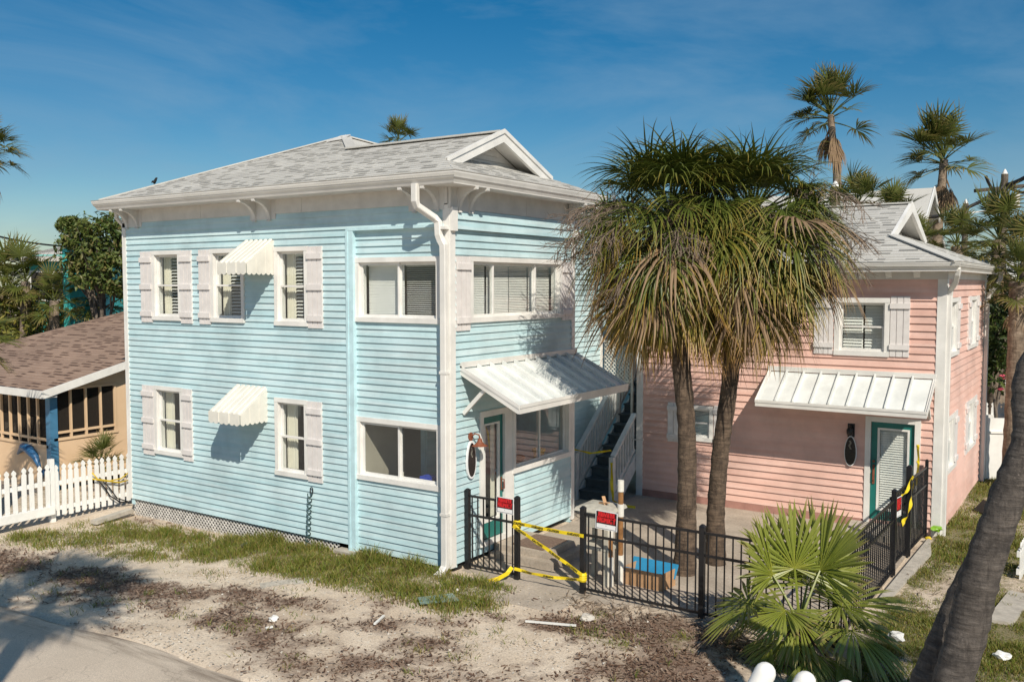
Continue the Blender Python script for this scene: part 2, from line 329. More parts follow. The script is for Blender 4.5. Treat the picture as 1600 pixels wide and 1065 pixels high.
def thing(name, label, cat, loc=(0, 0, 0), group=None):
    o = put(name, None, None, loc); o.empty_display_size = 0.2; o['label'] = label; o['category'] = cat
    if group: o['group'] = group
    return o
def smoothstep(a, b, x):
    t = max(0, min(1, (x - a) / (b - a))); return t * t * (3 - 2 * t)
def nz2(x, y, s=1.0, seed=0): return noise.fractal(Vector((x * s, y * s, seed * 7.3)), 0.9, 2.0, 4)
def gz(x, y):            # height of the ground
    g = -0.20 * smoothstep(-1.2, -5.5, x) * 1.0
    if x > 5.6 and y > 0: g += 0.0
    return g
# wall frames: (u along the wall, w outwards, z up)
def FY(off): return lambda u, w, z: (u, off - w, z)     # faces -Y
def FX(off): return lambda u, w, z: (off + w, u, z)     # faces +X
def subtract(rect, holes):
    out = [rect]
    for h in holes:
        nxt = []
        for (a, b, c, d) in out:
            if h[1] <= a or h[0] >= b or h[3] <= c or h[2] >= d: nxt.append((a, b, c, d)); continue
            if h[0] > a: nxt.append((a, h[0], c, d))
            if h[1] < b: nxt.append((h[1], b, c, d))
            x0, x1 = max(a, h[0]), min(b, h[1])
            if h[2] > c: nxt.append((x0, x1, c, h[2]))
            if h[3] < d: nxt.append((x0, x1, h[3], d))
        out = nxt
    return [r for r in out if r[1] - r[0] > 0.012 and r[3] - r[2] > 0.008]
def clad(wall, fr, u0, u1, z0, z1, E, holes, mat, w=0.0, lap=0.023, zref=None, join=False):
    J = MB(fr)
    zr = z0 if zref is None else zref
    k = math.floor((z0 - zr) / E + 1e-6)
    while zr + k * E < z1 - 1e-4:
        c0 = zr + k * E; a, b = max(c0, z0), min(c0 + E, z1)
        segs = subtract((u0, u1, a, b), holes); rj = random.Random(int(c0 * 1000) + int(u0 * 77))
        if rj.random() < .16:
            segs = [t2 for (p, q, r, s) in segs for t2 in (((p, p + (q - p) * .62, r, s), (p + (q - p) * .62 + .004, q, r, s)) if q - p > 2.2 else ((p, q, r, s),))]
        for (p, q, r, s) in segs:
            f = lambda z: w + 0.004 + lap * (1 - (z - c0) / E)
            m = J if join else MB(fr); m.hexa([(p, w - 0.004, r), (q, w - 0.004, r), (q, f(r), r), (p, f(r), r), (p, w - 0.004, s), (q, w - 0.004, s), (q, f(s), s), (p, f(s), s)])
            if not join: m.build('siding_board', mat, wall)
        k += 1
    if join: J.build('siding', mat, wall, kind='stuff')
def wallsheet(parent, fr, rects, holes, mat, w, th=0.09):
    m = MB(fr)
    for r in rects:
        for (a, b, c, d) in subtract(r, holes): m.box(a, b, w - th, w, c, d)
    return m.build('wall', mat, parent)
# ---------------------------------------------------------------- house components
def window(house, fr, u0, u1, z0, z1, w=0.0, mode='double', mull=(), trim=0.075, blinds=None, mat='white_trim', curtain=False):
    """casing as the part; sash, panes and blinds as sub-parts. opening = inside of the casing"""
    T = trim; o = 0.045
    m = MB(fr); m.box(u0, u1, w - 0.01, w + o, z1 - T, z1); m.box(u0, u1, w - 0.01, w + o + 0.012, z0, z0 + T)
    m.box(u0, u0 + T, w - 0.01, w + o - 0.004, z0 + T, z1 - T); m.box(u1 - T, u1, w - 0.01, w + o - 0.004, z0 + T, z1 - T)
    W = m.build('window', mat, house)
    a, b, c, d = u0 + T, u1 - T, z0 + T, z1 - T
    s = MB(fr); S = 0.032
    s.box(a, b, w - 0.13, w + 0.004, d - 0.012, d); s.box(a, b, w - 0.13, w + 0.004, c, c + 0.012)
    s.box(a, a + 0.012, w - 0.13, w + 0.004, c + 0.012, d - 0.012); s.box(b - 0.012, b, w - 0.13, w + 0.004, c + 0.012, d - 0.012)
    a += 0.012; b -= 0.012; c += 0.012; d -= 0.012
    panes = []
    def sash(x0, x1, y0, y1, ww):
        s.box(x0, x1, ww - 0.03, ww, y0, y0 + S); s.box(x0, x1, ww - 0.03, ww, y1 - S, y1)
        s.box(x0, x0 + S, ww - 0.03, ww, y0 + S, y1 - S); s.box(x1 - S, x1, ww - 0.03, ww, y0 + S, y1 - S)
        panes.append((x0 + S - 0.004, x1 - S + 0.004, y0 + S - 0.004, y1 - S + 0.004, ww - 0.016))
    if mode == 'double':
        mid = (c + d) / 2
        sash(a, b, mid - 0.018, d, w - 0.045); sash(a, b, c, mid + 0.018, w - 0.008)
    else:
        xs = [a] + list(mull) + [b]
        for i in range(len(xs) - 1): sash(xs[i] - (0.012 if i else 0), xs[i + 1] + (0.012 if i < len(xs) - 2 else 0), c, d, w - 0.008 - 0.036 * (i % 2))
    s.build('sash', mat, W)
    for p in panes:
        g = MB(fr); g.box(p[0], p[1], p[4] - 0.004, p[4], p[2], p[3]); g.build('pane', 'glass', W)
    if blinds:
        for (x0, x1, pitch, tilt, dep) in blinds:
            q = MB(fr); z = c + 0.03; wb = w - 0.17
            while z < d - 0.05:
                dy, dz = dep / 2 * math.cos(tilt), dep / 2 * math.sin(tilt); j = random.uniform(-0.002, 0.002)
                q.add([(x0, wb - dy, z + dz + j), (x1, wb - dy, z + dz - j), (x1, wb + dy, z - dz - j), (x0, wb + dy, z - dz + j)], [(0, 1, 2, 3)])
                z += pitch
            q.box(x0, x1, wb - 0.025, wb + 0.025, d - 0.045, d - 0.005)
            q.build('blind', 'blind_white', W, recalc=False)
    if curtain:
        q = MB(fr); n = 14; x0, x1 = curtain
        pts = [(x0 + (x1 - x0) * i / n, w - 0.16 - 0.02 * math.sin(i * 1.9), 0) for i in range(n + 1)]
        for i in range(n):
            p, r = pts[i], pts[i + 1]; q.add([(p[0], p[1], c), (r[0], r[1], c), (r[0], r[1], d), (p[0], p[1], d)], [(0, 1, 2, 3)])
        q.build('curtain', 'curtain', W, recalc=False)
    return W
def hole(u0, u1, z0, z1, T=0.075): return (u0 + T - 0.002, u1 - T + 0.002, z0 + T - 0.002, z1 - T + 0.002)
def shutter(house, fr, u0, u1, z0, z1, w=0.0, n=3, bat=(0.12, 0.5, 0.88), mat='shutter_white'):
    g = 0.012; bw = (u1 - u0 - g * (n - 1)) / n; m = MB(fr)
    for i in range(n): m.box(u0 + i * (bw + g), u0 + i * (bw + g) + bw, w + 0.012, w + 0.045, z0, z1)
    m.box(u0 + 0.005, u1 - 0.005, w + 0.006, w + 0.03, z0 + 0.01, z1 - 0.01)
    S = m.build('shutter', mat, house); H = z1 - z0
    for b in bat:
        q = MB(fr); zc = z0 + b * H; q.box(u0 - 0.008, u1 + 0.008, w + 0.044, w + 0.072, zc - 0.045, zc + 0.045); q.build('batten', mat, S)
def hood(house, fr, u0, u1, zt, zf, zb, out, n=6):
    """small ribbed aluminium window hood with a scalloped edge"""
    m = MB(fr); sw = (u1 - u0) / n
    m.hexa([(u0, 0.0, zt - 0.012), (u1, 0.0, zt - 0.012), (u1, out, zf - 0.012), (u0, out, zf - 0.012), (u0, 0.0, zt), (u1, 0.0, zt), (u1, out, zf), (u0, out, zf)])
    A = m.build('window_hood', 'cream_metal', house)
    for i in range(n):
        q = MB(fr); a = u0 + i * sw + 0.022; b = u0 + (i + 1) * sw - 0.022
        q.hexa([(a, 0.02, zt - 0.006), (b, 0.02, zt - 0.006), (b, out + 0.004, zf), (a, out + 0.004, zf), (a + 0.012, 0.02, zt + 0.020), (b - 0.012, 0.02, zt + 0.020), (b - 0.012, out + 0.004, zf + 0.026), (a + 0.012, out + 0.004, zf + 0.026)])
        q.build('rib', 'cream_metal', A)
    def scal(p, q_, top0, top1, bot, axis):
        pts = [(p, top0), (q_, top1)]; k = 6
        for j in range(k + 1):
            t = j / k; x = q_ + (p - q_) * t; pts.append((x, bot + 0.022 - 0.032 * math.sin(math.pi * t)))
        return pts
    v = MB(fr)
    for i in range(n):
        pts = scal(u0 + i * sw, u0 + (i + 1) * sw, zf + 0.01, zf + 0.01, zb, 0); off = 0.010 * (i % 2)
        a = [(x, out - 0.004 + off, z) for x, z in pts]; b = [(x, out + 0.008 + off, z) for x, z in pts]; k = len(a)
        v.add(a + b, [list(range(k)), list(range(k, 2 * k))] + [(j, (j + 1) % k, k + (j + 1) % k, k + j) for j in range(k)])
    v.build('valance', 'cream_metal', A)
    ns = 6; sd = out / ns
    for U, sg in ((u0, -1), (u1, 1)):
        v = MB(fr)
        for i in range(ns):
            d0, d1 = i * sd, (i + 1) * sd; t0 = zt + (zf - zt) * d0 / out; t1 = zt + (zf - zt) * d1 / out
            pts = scal(d0, d1, t0, t1, zb, 1); off = 0.007 * (i % 2)
            a = [(U + sg * off, x, z) for x, z in pts]; b = [(U + sg * (off + 0.008), x, z) for x, z in pts]; k = len(a)
            v.add(a + b, [list(range(k)), list(range(k, 2 * k))] + [(j, (j + 1) % k, k + (j + 1) % k, k + j) for j in range(k)])
        v.build('side_panel', 'cream_metal', A)
def door_awning(house, fr, u0, u1, zt, zf, out, n, fascia=0.09):
    m = MB(fr); m.hexa([(u0 + .03, 0, zt - 0.03), (u1 - .03, 0, zt - 0.03), (u1 - .03, out - .02, zf - 0.03), (u0 + .03, out - .02, zf - 0.03), (u0 + .03, 0, zt - 0.012), (u1 - .03, 0, zt - 0.012), (u1 - .03, out - .02, zf - 0.012), (u0 + .03, out - .02, zf - 0.012)])
    A = m.build('door_awning', 'awning_metal', house)
    pw = (u1 - u0 - 0.08) / n
    for i in range(n):
        a = u0 + 0.04 + i * pw; b = a + pw; q = MB(fr)
        q.hexa([(a + .004, 0.03, zt - .028), (b - .004, 0.03, zt - .028), (b - .004, out - .035, zf - .012), (a + .004, out - .035, zf - .012), (a + .004, 0.03, zt - .016), (b - .004, 0.03, zt - .016), (b - .004, out - .035, zf + .002), (a + .004, out - .035, zf + .002)])
        q.build('roof_panel', 'awning_metal', A)
        if i:
            q = MB(fr); q.hexa([(a - .014, 0.06, zt - .035), (a + .014, 0.06, zt - .035), (a + .014, out - .035, zf - .01), (a - .014, out - .035, zf - .01), (a - .014, 0.06, zt + .04), (a + .014, 0.06, zt + .04), (a + .014, out - .035, zf + .055), (a - .014, out - .035, zf + .055)])
            q.build('seam', 'awning_metal', A)
    q = MB(fr); q.box(u0, u1, out - 0.03, out + 0.012, zf - fascia, zf + 0.03); q.box(u0 - .003, u1 + .003, out + 0.012, out + 0.022, zf - 0.01, zf + 0.036); q.build('fascia', 'gutter_white', A)
    for U in (u0, u1):
        sg = -1 if U == u0 else 1
        q = MB(fr); x0, x1 = sorted((U, U - sg * 0.035))
        q.hexa([(x0, 0, zt - fascia - .01), (x1, 0, zt - fascia - .01), (x1, out - .03, zf - fascia), (x0, out - .03, zf - fascia), (x0, 0, zt + .03), (x1, 0, zt + .03), (x1, out - .03, zf + .03), (x0, out - .03, zf + .03)])
        x0, x1 = sorted((U, U + sg * 0.01)); q.hexa([(x0, 0, zt - .025), (x1, 0, zt - .025), (x1, out, zf - .02), (x0, out, zf - .02), (x0, 0, zt + .04), (x1, 0, zt + .04), (x1, out, zf + .04), (x0, out, zf + .04)])
        q.build('side_rail', 'gutter_white', A)
    q = MB(fr); q.box(u0 - .01, u1 + .01, 0.0, 0.05, zt + 0.0, zt + 0.085); q.build('flashing', 'gutter_white', A)
    return A
def bracket(house, fr, u, zt, h, out, w=0.0, th=0.07, mat='offwhite_trim'):
    pts_o = []; n = 9
    for i in range(n):       # outer concave curve
        a = math.pi / 2 * i / (n - 1); pts_o.append((out - (out - 0.03) * math.sin(a), zt - 0.045 - (h - 0.075) * (1 - math.cos(a))))
    prof = [(0, zt), (out + .02, zt), (out + .02, zt - .04)] + pts_o + [(0.05, zt - h), (0, zt - h)]
    inner = 0.045
    m = MB(fr); a = [(u - th / 2, w + x, z) for x, z in prof]; b = [(u + th / 2, w + x, z) for x, z in prof]; k = len(a)
    m.add(a + b, [list(range(k)), list(range(k, 2 * k))] + [(j, (j + 1) % k, k + (j + 1) % k, k + j) for j in range(k)])
    m.build('bracket', mat, house)
def gutter(house, pts, zt, h, w, mat='gutter_white', name='gutter'):
    """K-style gutter along the polyline pts = outer lip corners (x, y); inside is to the left"""
    prof = [(0, 0), (-0.012, 0.0), (-0.012, -0.03), (-0.03, -h * 0.45), (-0.035, -h * 0.55), (-w * .72, -h * .72), (-w, -h), (-w - 0.12, -h), (-w - 0.12, -0.02), (-w, -0.02), (-w, -h * .8), (-0.045, -h * .55), (-0.02, -0.02)]
    P = [Vector((p[0], p[1], 0)) for p in pts]; n = len(P); rings = []
    for i in range(n):
        d0 = (P[i] - P[i - 1]).normalized() if i else (P[1] - P[0]).normalized(); d1 = (P[i + 1] - P[i]).normalized() if i < n - 1 else d0
        n0 = Vector((d0.y, -d0.x, 0)); n1 = Vector((d1.y, -d1.x, 0)); mid = (n0 + n1); mid = mid / max(1e-6, mid.length); sc = 1 / max(0.3, mid.dot(n0))
        rings.append([P[i] + mid * (x * sc) + Vector((0, 0, zt + z)) for x, z in prof])
    m = MB(); k = len(prof); vs_ = [v for r in rings for v in r]
    fs = [(i * k + j, i * k + (j + 1) % k, (i + 1) * k + (j + 1) % k, (i + 1) * k + j) for i in range(n - 1) for j in range(k)]
    fs += [list(range(k)), [(n - 1) * k + j for j in range(k)]]
    m.add(vs_, fs); return m.build(name, mat, house)
def downpipe(house, pts, w=0.085, d=0.065, mat='gutter_white', name='downspout'):
    m = MB()
    P = [Vector(p) for p in pts]
    rings = []
    for i, p in enumerate(P):
        dr = (P[min(i + 1, len(P) - 1)] - P[max(i - 1, 0)]).normalized()
        a = Vector((1, 0, 0)); a = (a - dr * a.dot(dr)).normalized(); b = dr.cross(a)
        rings.append([p + a * w / 2 * s + b * d / 2 * t_ for s, t_ in ((-.8, -1), (.8, -1), (1, -.75), (1, .75), (.8, 1), (-.8, 1), (-1, .75), (-1, -.75))])
    fs = [(i * 8 + j, i * 8 + (j + 1) % 8, (i + 1) * 8 + (j + 1) % 8, (i + 1) * 8 + j) for i in range(len(P) - 1) for j in range(8)]
    fs += [list(range(8)), [(len(P) - 1) * 8 + j for j in range(8)]]
    m.add([v for r in rings for v in r], fs); return m.build(name, mat, house)
def shingles(roof, origin, along, up, poly, course, mats, tab=(0.22, 0.5), seed=1, lift=0.0, dash=True):
    """tabs laid over a roof plane; poly in (s, t) plane coordinates"""
    rnd = random.Random(seed); O = Vector(origin); A = Vector(along).normalized(); U = Vector(up).normalized(); N = A.cross(U).normalized()
    if N.z < 0: N = -N
    tmin = min(p[1] for p in poly); tmax = max(p[1] for p in poly); m = MB(); dk = MB(); t = tmin
    def span(tt):
        xs = []; n = len(poly)
        for i in range(n):
            (x0, y0), (x1, y1) = poly[i], poly[(i + 1) % n]
            if (y0 <= tt < y1) or (y1 <= tt < y0): xs.append(x0 + (x1 - x0) * (tt - y0) / (y1 - y0))
        xs.sort(); return xs
    def piece(mb, s0, s1, s2, s3, t0, t1, h0, h1):
        P = lambda s, tt, h: O + A * s + U * tt + N * (h + lift)
        mb.add([P(s0, t0, 0), P(s1, t0, 0), P(s2, t1, 0), P(s3, t1, 0), P(s0, t0, h0), P(s1, t0, h0), P(s2, t1, h1), P(s3, t1, h1)],
               [(4, 5, 6, 7), (0, 1, 5, 4), (1, 2, 6, 5), (3, 0, 4, 7)])
    while t < tmax - 0.02:
        t1 = min(t + course, tmax - 0.001); xs0 = span(t + 0.002); xs1 = span(t1 - 0.002)
        if len(xs0) >= 2 and len(xs1) >= 2:
            for k in range(0, min(len(xs0), len(xs1)) - 1, 2):
                a0, b0, a1, b1 = xs0[k], xs0[k + 1], xs1[k], xs1[k + 1]; s = min(a0, a1) - rnd.random() * 0.3
                while s < max(b0, b1):
                    e = s + rnd.uniform(*tab)
                    c0, d0, c1, d1 = max(s, a0), min(e, b0), max(s, a1), min(e, b1)
                    if d0 - c0 > 0.01 and d1 - c1 > 0.01:
                        piece(m, c0, d0, d1, c1, t, t1, 0.012, 0.004)
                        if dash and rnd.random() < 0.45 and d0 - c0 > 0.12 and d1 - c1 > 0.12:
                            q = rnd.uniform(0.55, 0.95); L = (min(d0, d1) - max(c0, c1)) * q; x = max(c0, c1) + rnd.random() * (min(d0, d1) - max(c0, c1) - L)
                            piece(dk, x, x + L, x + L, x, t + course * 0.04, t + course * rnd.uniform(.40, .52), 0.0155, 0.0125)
                    s = e
        t += course
    m.build('shingles', mats[0], roof, recalc=False, kind='stuff')
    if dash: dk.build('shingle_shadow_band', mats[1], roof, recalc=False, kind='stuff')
def slab(m, pts, th=0.05):
    m.poly(pts, (0, 0, -1), th)
def text_mesh(body, size, mat, bold=0.0, sx=1.0):
    cu = bpy.data.curves.new('lettering', 'FONT'); cu.body = body; cu.size = size; cu.align_x = 'CENTER'; cu.align_y = 'CENTER'; cu.offset = bold; cu.resolution_u = 2
    ob = bpy.data.objects.new('tmp_text', cu); COL.objects.link(ob)
    dg = bpy.context.evaluated_depsgraph_get(); me = bpy.data.meshes.new_from_object(ob.evaluated_get(dg)); bpy.data.objects.remove(ob); bpy.data.curves.remove(cu)
    me.name = 'lettering'; me.materials.clear(); me.materials.append(MATS[mat])
    if sx != 1:
        for v in me.vertices: v.co.x *= sx
    return me

# ================================================================ GROUND
def blob(x, y, cx, cy, rx, ry, rot=0):
    c, s = math.cos(rot), math.sin(rot); dx, dy = x - cx, y - cy; a = (dx * c + dy * s) / rx; b = (-dx * s + dy * c) / ry
    return math.exp(-(a * a + b * b))
def mulch_d(x, y):
    v = 0.95 * blob(x, y, -4.6, -2.8, 1.5, 0.40, 0.0) + 0.9 * blob(x, y, -2.3, -2.55, 1.2, 0.4, 0.12) + 1.0 * blob(x, y, -0.6, -3.3, 1.1, 0.45, -.05) + 0.6 * blob(x, y, -1.2, -2.1, 0.9, 0.22, .1)
    v += 0.9 * blob(x, y, 1.2, -3.1, 0.7, 0.4, 0.2) + 0.6 * blob(x, y, 1.5, -2.2, 0.5, 0.25, 0.3) + 1.1 * blob(x, y, 3.6, -0.3, 1.3, 0.5, 0.1) + 0.8 * blob(x, y, 2.4, -0.9, 0.8, 0.25, 0.4)
    v += 0.9 * blob(x, y, 4.3, -1.4, 1.0, 0.6, 0.3) + 0.55 * blob(x, y, -6.5, -3.2, 1.5, 0.4) + 0.5 * blob(x, y, 0.2, -2.3, .6, .2, .5) + 0.5 * blob(x, y, -6.6, -1.5, 1.2, .3)
    v += 0.5 * blob(x, y, 2.8, -2.6, .9, .3, .5)
    if 5.6 < x < 9 and -1 < y < 8: v += 0.55 * max(0, nz2(x, y, 0.9, 4))
    return max(0, v * (1.05 + 0.7 * nz2(x, y, 1.3, 21)) + 0.5 * nz2(x, y, 0.9, 2) + .3 * nz2(x, y, 3.5, 22) + 0.02)
def grass_d(x, y):
    g = 0
    if y < 0.02 and x < 1.4:
        strip = smoothstep(-1.75, -1.0, y) * smoothstep(-5.6, -4.3, x) * smoothstep(1.45, 0.8, x)
        g = max(g, strip * (0.75 + 0.5 * nz2(x, y, 0.8, 1)))
        g = max(g, (0.9 * blob(x, y, -6.3, -0.75, 1.6, 0.5, 0.1) + 0.8 * blob(x, y, -7.3, -1.9, 1.0, 0.45, 0.2) + 0.8 * blob(x, y, -5.2, -1.6, 0.9, 0.35, 0.2)) * (0.8 + 0.6 * nz2(x, y, 1.2, 3)))
    if x > 5.5 and y > -3:
        g = max(g, smoothstep(5.55, 5.85, x) * (0.92 + 0.7 * nz2(x, y, 0.55, 5)) * (1 - 0.7 * blob(x, y, 6.2, 3.0, 0.5, 1.4, -0.2)))
    g = max(g, 0.6 * blob(x, y, 1.1, -0.9, 0.5, 0.3) * (1 + nz2(x, y, 2, 6)))
    if 2.2 < x < 4.6 and -1.2 < y < 0.2: g = max(g, 0.35 * max(0, nz2(x, y, 1.6, 8)) * 2)
    if x < -9.0 and y > -3: g = max(g, 0.4)
    return max(0.0, min(1, g))
def lines(lo, hi, step, far):
    a = []; x = lo
    while x <= hi + 1e-6: a.append(x); x += step
    s = step; b = []; x = lo
    while x > -far: s *= 1.45; x -= s; b.append(x)
    c = []; s = step; x = hi
    while x < far: s *= 1.45; x += s; c.append(x)
    return b[::-1] + a + c
GX = lines(-9.5, 9.5, 0.11, 900); GY = lines(-5.2, 7.0, 0.11, 900)
gm = MB(); nx = len(GX); cov = []
for y in GY:
    for x in GX:
        near = -12 < x < 12 and -8 < y < 14
        bump_ = 0.02 * nz2(x, y, 0.7, 9) + 0.010 * nz2(x, y, 3.0, 10) if near else 0
        if -4.6 < y < -3.8 or (y < -3.8): bump_ *= 0.25
        flat = 0.03 < x < 5.6 and 0.35 < y < 7
        z = gz(x, y) + (bump_ if not flat else -0.03)
        if y < -4.2: z -= 0.06
        gm.v.append((x, y, z)); cov.append((min(1, mulch_d(x, y)), grass_d(x, y), 0) if near else (0.2, 0.5 if y > 8 else 0.1, 0))
gm.f = [(j * nx + i, j * nx + i + 1, (j + 1) * nx + i + 1, (j + 1) * nx + i) for j in range(len(GY) - 1) for i in range(nx - 1)]
g_me = gm.mesh('ground', 'ground_sand', smooth=True, recalc=False)
ca = g_me.color_attributes.new('cover', 'FLOAT_COLOR', 'POINT'); ca.data.foreach_set('color', [q for c in cov for q in (c[0], c[1], c[2], 1)])
put('ground', g_me, kind='structure')
# road: edge wanders a little; lies a few mm above the ground sheet
rm = MB(); xs = [-60 + i * 0.25 for i in range(int(110 / 0.25))]
vs_ = []
for x in xs:
    e = -4.10 + 0.10 * nz2(x, 0, 0.5, 3) + 0.04 * nz2(x, 0, 2.5, 5); b = gz(x, -4.5)
    vs_ += [(x, e, b - 0.035), (x, e - 0.12, b + 0.012), (x, -5.6, b + 0.02), (x, -12.0, b + 0.03)]
fs = [(i * 4 + j, (i + 1) * 4 + j, (i + 1) * 4 + j + 1, i * 4 + j + 1) for i in range(len(xs) - 1) for j in range(3)]
rm.add(vs_, fs).build('road', 'asphalt', None, smooth=True, kind='structure')
# patio slabs between the houses
pm = MB(); pm.box(0.02, 5.46, 0.12, 6.20, -0.12, 0.0); patio = pm.build('patio', 'concrete', None, kind='structure')
k = MB(); k.poly([(0.62, -0.62, 0.006), (2.15, -0.55, 0.006), (2.12, 0.10, 0.008), (0.70, 0.10, 0.008)], (0, 0, -1), 0.1); k.build('gate_apron', 'concrete', None, kind='structure')
# ================================================================ BLUE HOUSE
EB = 0.107; ZB = 0.12
blue = thing('blue_house', 'two-storey pale blue clapboard house with white trim and grey shingle roof', 'house', (0, 0, 0))
FL = FY(0.0); FF = FX(0.0); FS = FX(-1.1)
W_L = [(-6.99, -6.15, 3.62, 4.907), (-5.31, -4.43, 3.62, 4.907), (-3.67, -2.885, 3.60, 4.907)]
W_LL = [(-7.02, -6.17, 1.09, 2.383), (-3.71, -2.93, 1.07, 2.383)]
W_BU = (-1.89, -0.20, 3.70, 4.70); W_BL = (-1.89, -0.20, 1.20, 2.20)
W_FU = (0.46, 3.16, 3.71, 4.705); W_FL = (1.62, 3.50, 1.22, 2.36)
hl = [hole(*w) for w in W_L + W_LL]; hb = [hole(*W_BU), hole(*W_BL)]
hf = [hole(*W_FU), hole(*W_FL), (0.80, 1.40, 0.30, 2.24)]
# left wall (long), bay wall, front wall, set-back wall, back walls
wl_ = wallsheet(blue, FL, [(-7.85, -1.93, ZB, 5.685)], hl, 'blue_trim', -0.002)
clad(wl_, FL, -7.80, -2.02, ZB, 5.46, EB, hl, 'blue_siding_x', 0.0, zref=ZB)
wb_ = wallsheet(blue, FL, [(-1.93, -0.0, 0.06, 5.685)], hb, 'blue_trim', -0.064)
clad(wb_, FL, -1.89, -0.10, 0.06, 5.12, EB, hb, 'blue_siding_x', -0.06, zref=0.06)
clad(wb_, FL, -2.02, -0.10, 5.165, 5.46, EB, [], 'blue_siding_x', 0.0, zref=ZB)
wf_ = wallsheet(blue, FF, [(0.09, 3.55, 0.10, 5.685)], hf, 'blue_trim', -0.004)
clad(wf_, FF, 0.09, 3.53, 0.12, 5.09, EB, hf + [(0.70, 1.70, 0.0, 2.36)], 'blue_siding_y', 0.0, zref=ZB)
clad(wf_, FF, 0.09, 3.53, 5.09, 5.38, 0.145, [], 'blue_siding_y', 0.04, lap=0.03, zref=5.09)
ws_ = wallsheet(blue, FS, [(3.59, 6.75, 0.0, 5.685)], [], 'blue_trim', -0.004)
clad(ws_, FS, 3.62, 6.70, 0.0, 5.6, EB, [], 'blue_siding_y', 0.0, join=True)
m = MB(); m.box(-7.85, -7.76, 0.0, 6.75, 0.0, 5.685); m.box(-7.76, -1.2, 6.66, 6.75, 0.0, 5.685); m.box(-1.1, -0.0, 3.52, 3.59, 0.0, 5.685); m.build('wall', 'blue_trim', blue)
m = MB(); m.box(-3.0, 0.10, 8.42, 8.5, 0.0, 5.6); wr_ = m.build('wall', 'blue_trim', blue)
clad(wr_, FY(8.42), -1.2, 0.08, 1.9, 5.5, EB, [], 'blue_siding_x', 0.0, join=True)
# inside
m = MB(); m.box(-7.7, -1.25, 0.12, 6.6, 2.66, 2.76); m.box(-1.25, -0.12, 0.12, 3.5, 2.76, 2.86); m.box(-7.7, -0.12, 0.12, 3.5, 0.02, 0.12); m.build('floor', 'interior_dark', blue)  # unseen upper slabs, added to keep light from passing between storeys
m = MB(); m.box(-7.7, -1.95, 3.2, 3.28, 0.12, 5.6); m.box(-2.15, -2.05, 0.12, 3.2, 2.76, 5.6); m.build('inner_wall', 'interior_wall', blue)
m = MB(); m.box(-1.75, -1.66, 1.45, 3.48, 0.12, 2.6); IW = m.build('porch_inner_wall', 'blue_trim', blue)
clad(IW, FX(-1.66), 1.5, 3.46, 0.3, 2.5, EB, [], 'blue_siding_y', 0.0, join=True)
m = MB(); m.box(-1.9, -1.8, 0.1, 0.9, 0.12, 2.6); m.build('inner_wall', 'interior_wall', blue)
m = MB(); m.box(-0.35, -0.12, 1.66, 3.5, 1.16, 1.20); sill_in = m.build('inner_shelf', 'terracotta', blue)
# trim
m = MB(FL); m.box(-7.90, -7.79, -0.06, 0.034, ZB, 5.45); m.build('corner_board', 'white_trim', blue)
m = MB(FL); m.box(-2.03, -1.985, -0.03, 0.042, 0.02, 5.12); m.box(-1.985, -1.885, -0.06, 0.032, 0.0, 5.12); m.build('corner_post', 'blue_trim', blue)
m = MB(FL); m.box(-2.03, -0.09, -0.062, 0.036, 5.12, 5.165); m.build('drip_cap', 'blue_trim', blue)
m = MB(FL); m.box(-0.105, 0.018, -0.075, 0.028, 0.08, 5.44); m.build('corner_board', 'white_trim', blue)
m = MB(FF); m.box(-0.022, 0.10, 0.0, 0.030, 0.085, 5.06); m.box(-0.022, 0.10, 0.0, 0.077, 5.06, 5.40); m.build('corner_board', 'white_trim', blue)
m = MB(FF); m.box(3.525, 3.64, -0.02, 0.03, 0.05, 5.06); m.box(3.515, 3.66, -0.02, 0.08, 5.06, 5.24); m.box(3.525, 3.64, -0.02, 0.03, 5.24, 5.40); m.build('corner_board', 'white_trim', blue)
m = MB(FS); m.box(6.69, 6.79, -0.05, 0.03, 0.0, 5.5); m.build('corner_board', 'white_trim', blue)
for a, b in ((-7.9, -5.55), (-5.545, -3.0), (-2.995, -0.0)):
    m = MB(FL); m.box(a, b, -0.01, 0.03, 5.455, 5.70); m.build('frieze_board', 'offwhite_trim', blue)
for a, b in ((-0.03, 2.0), (2.005, 3.66)):
    m = MB(FF); m.box(a, b, -0.01, 0.045, 5.385, 5.70); m.build('frieze_board', 'offwhite_trim', blue)
m = MB(FS); m.box(3.59, 6.8, -0.01, 0.03, 5.5, 5.70); m.build('frieze_board', 'offwhite_trim', blue)
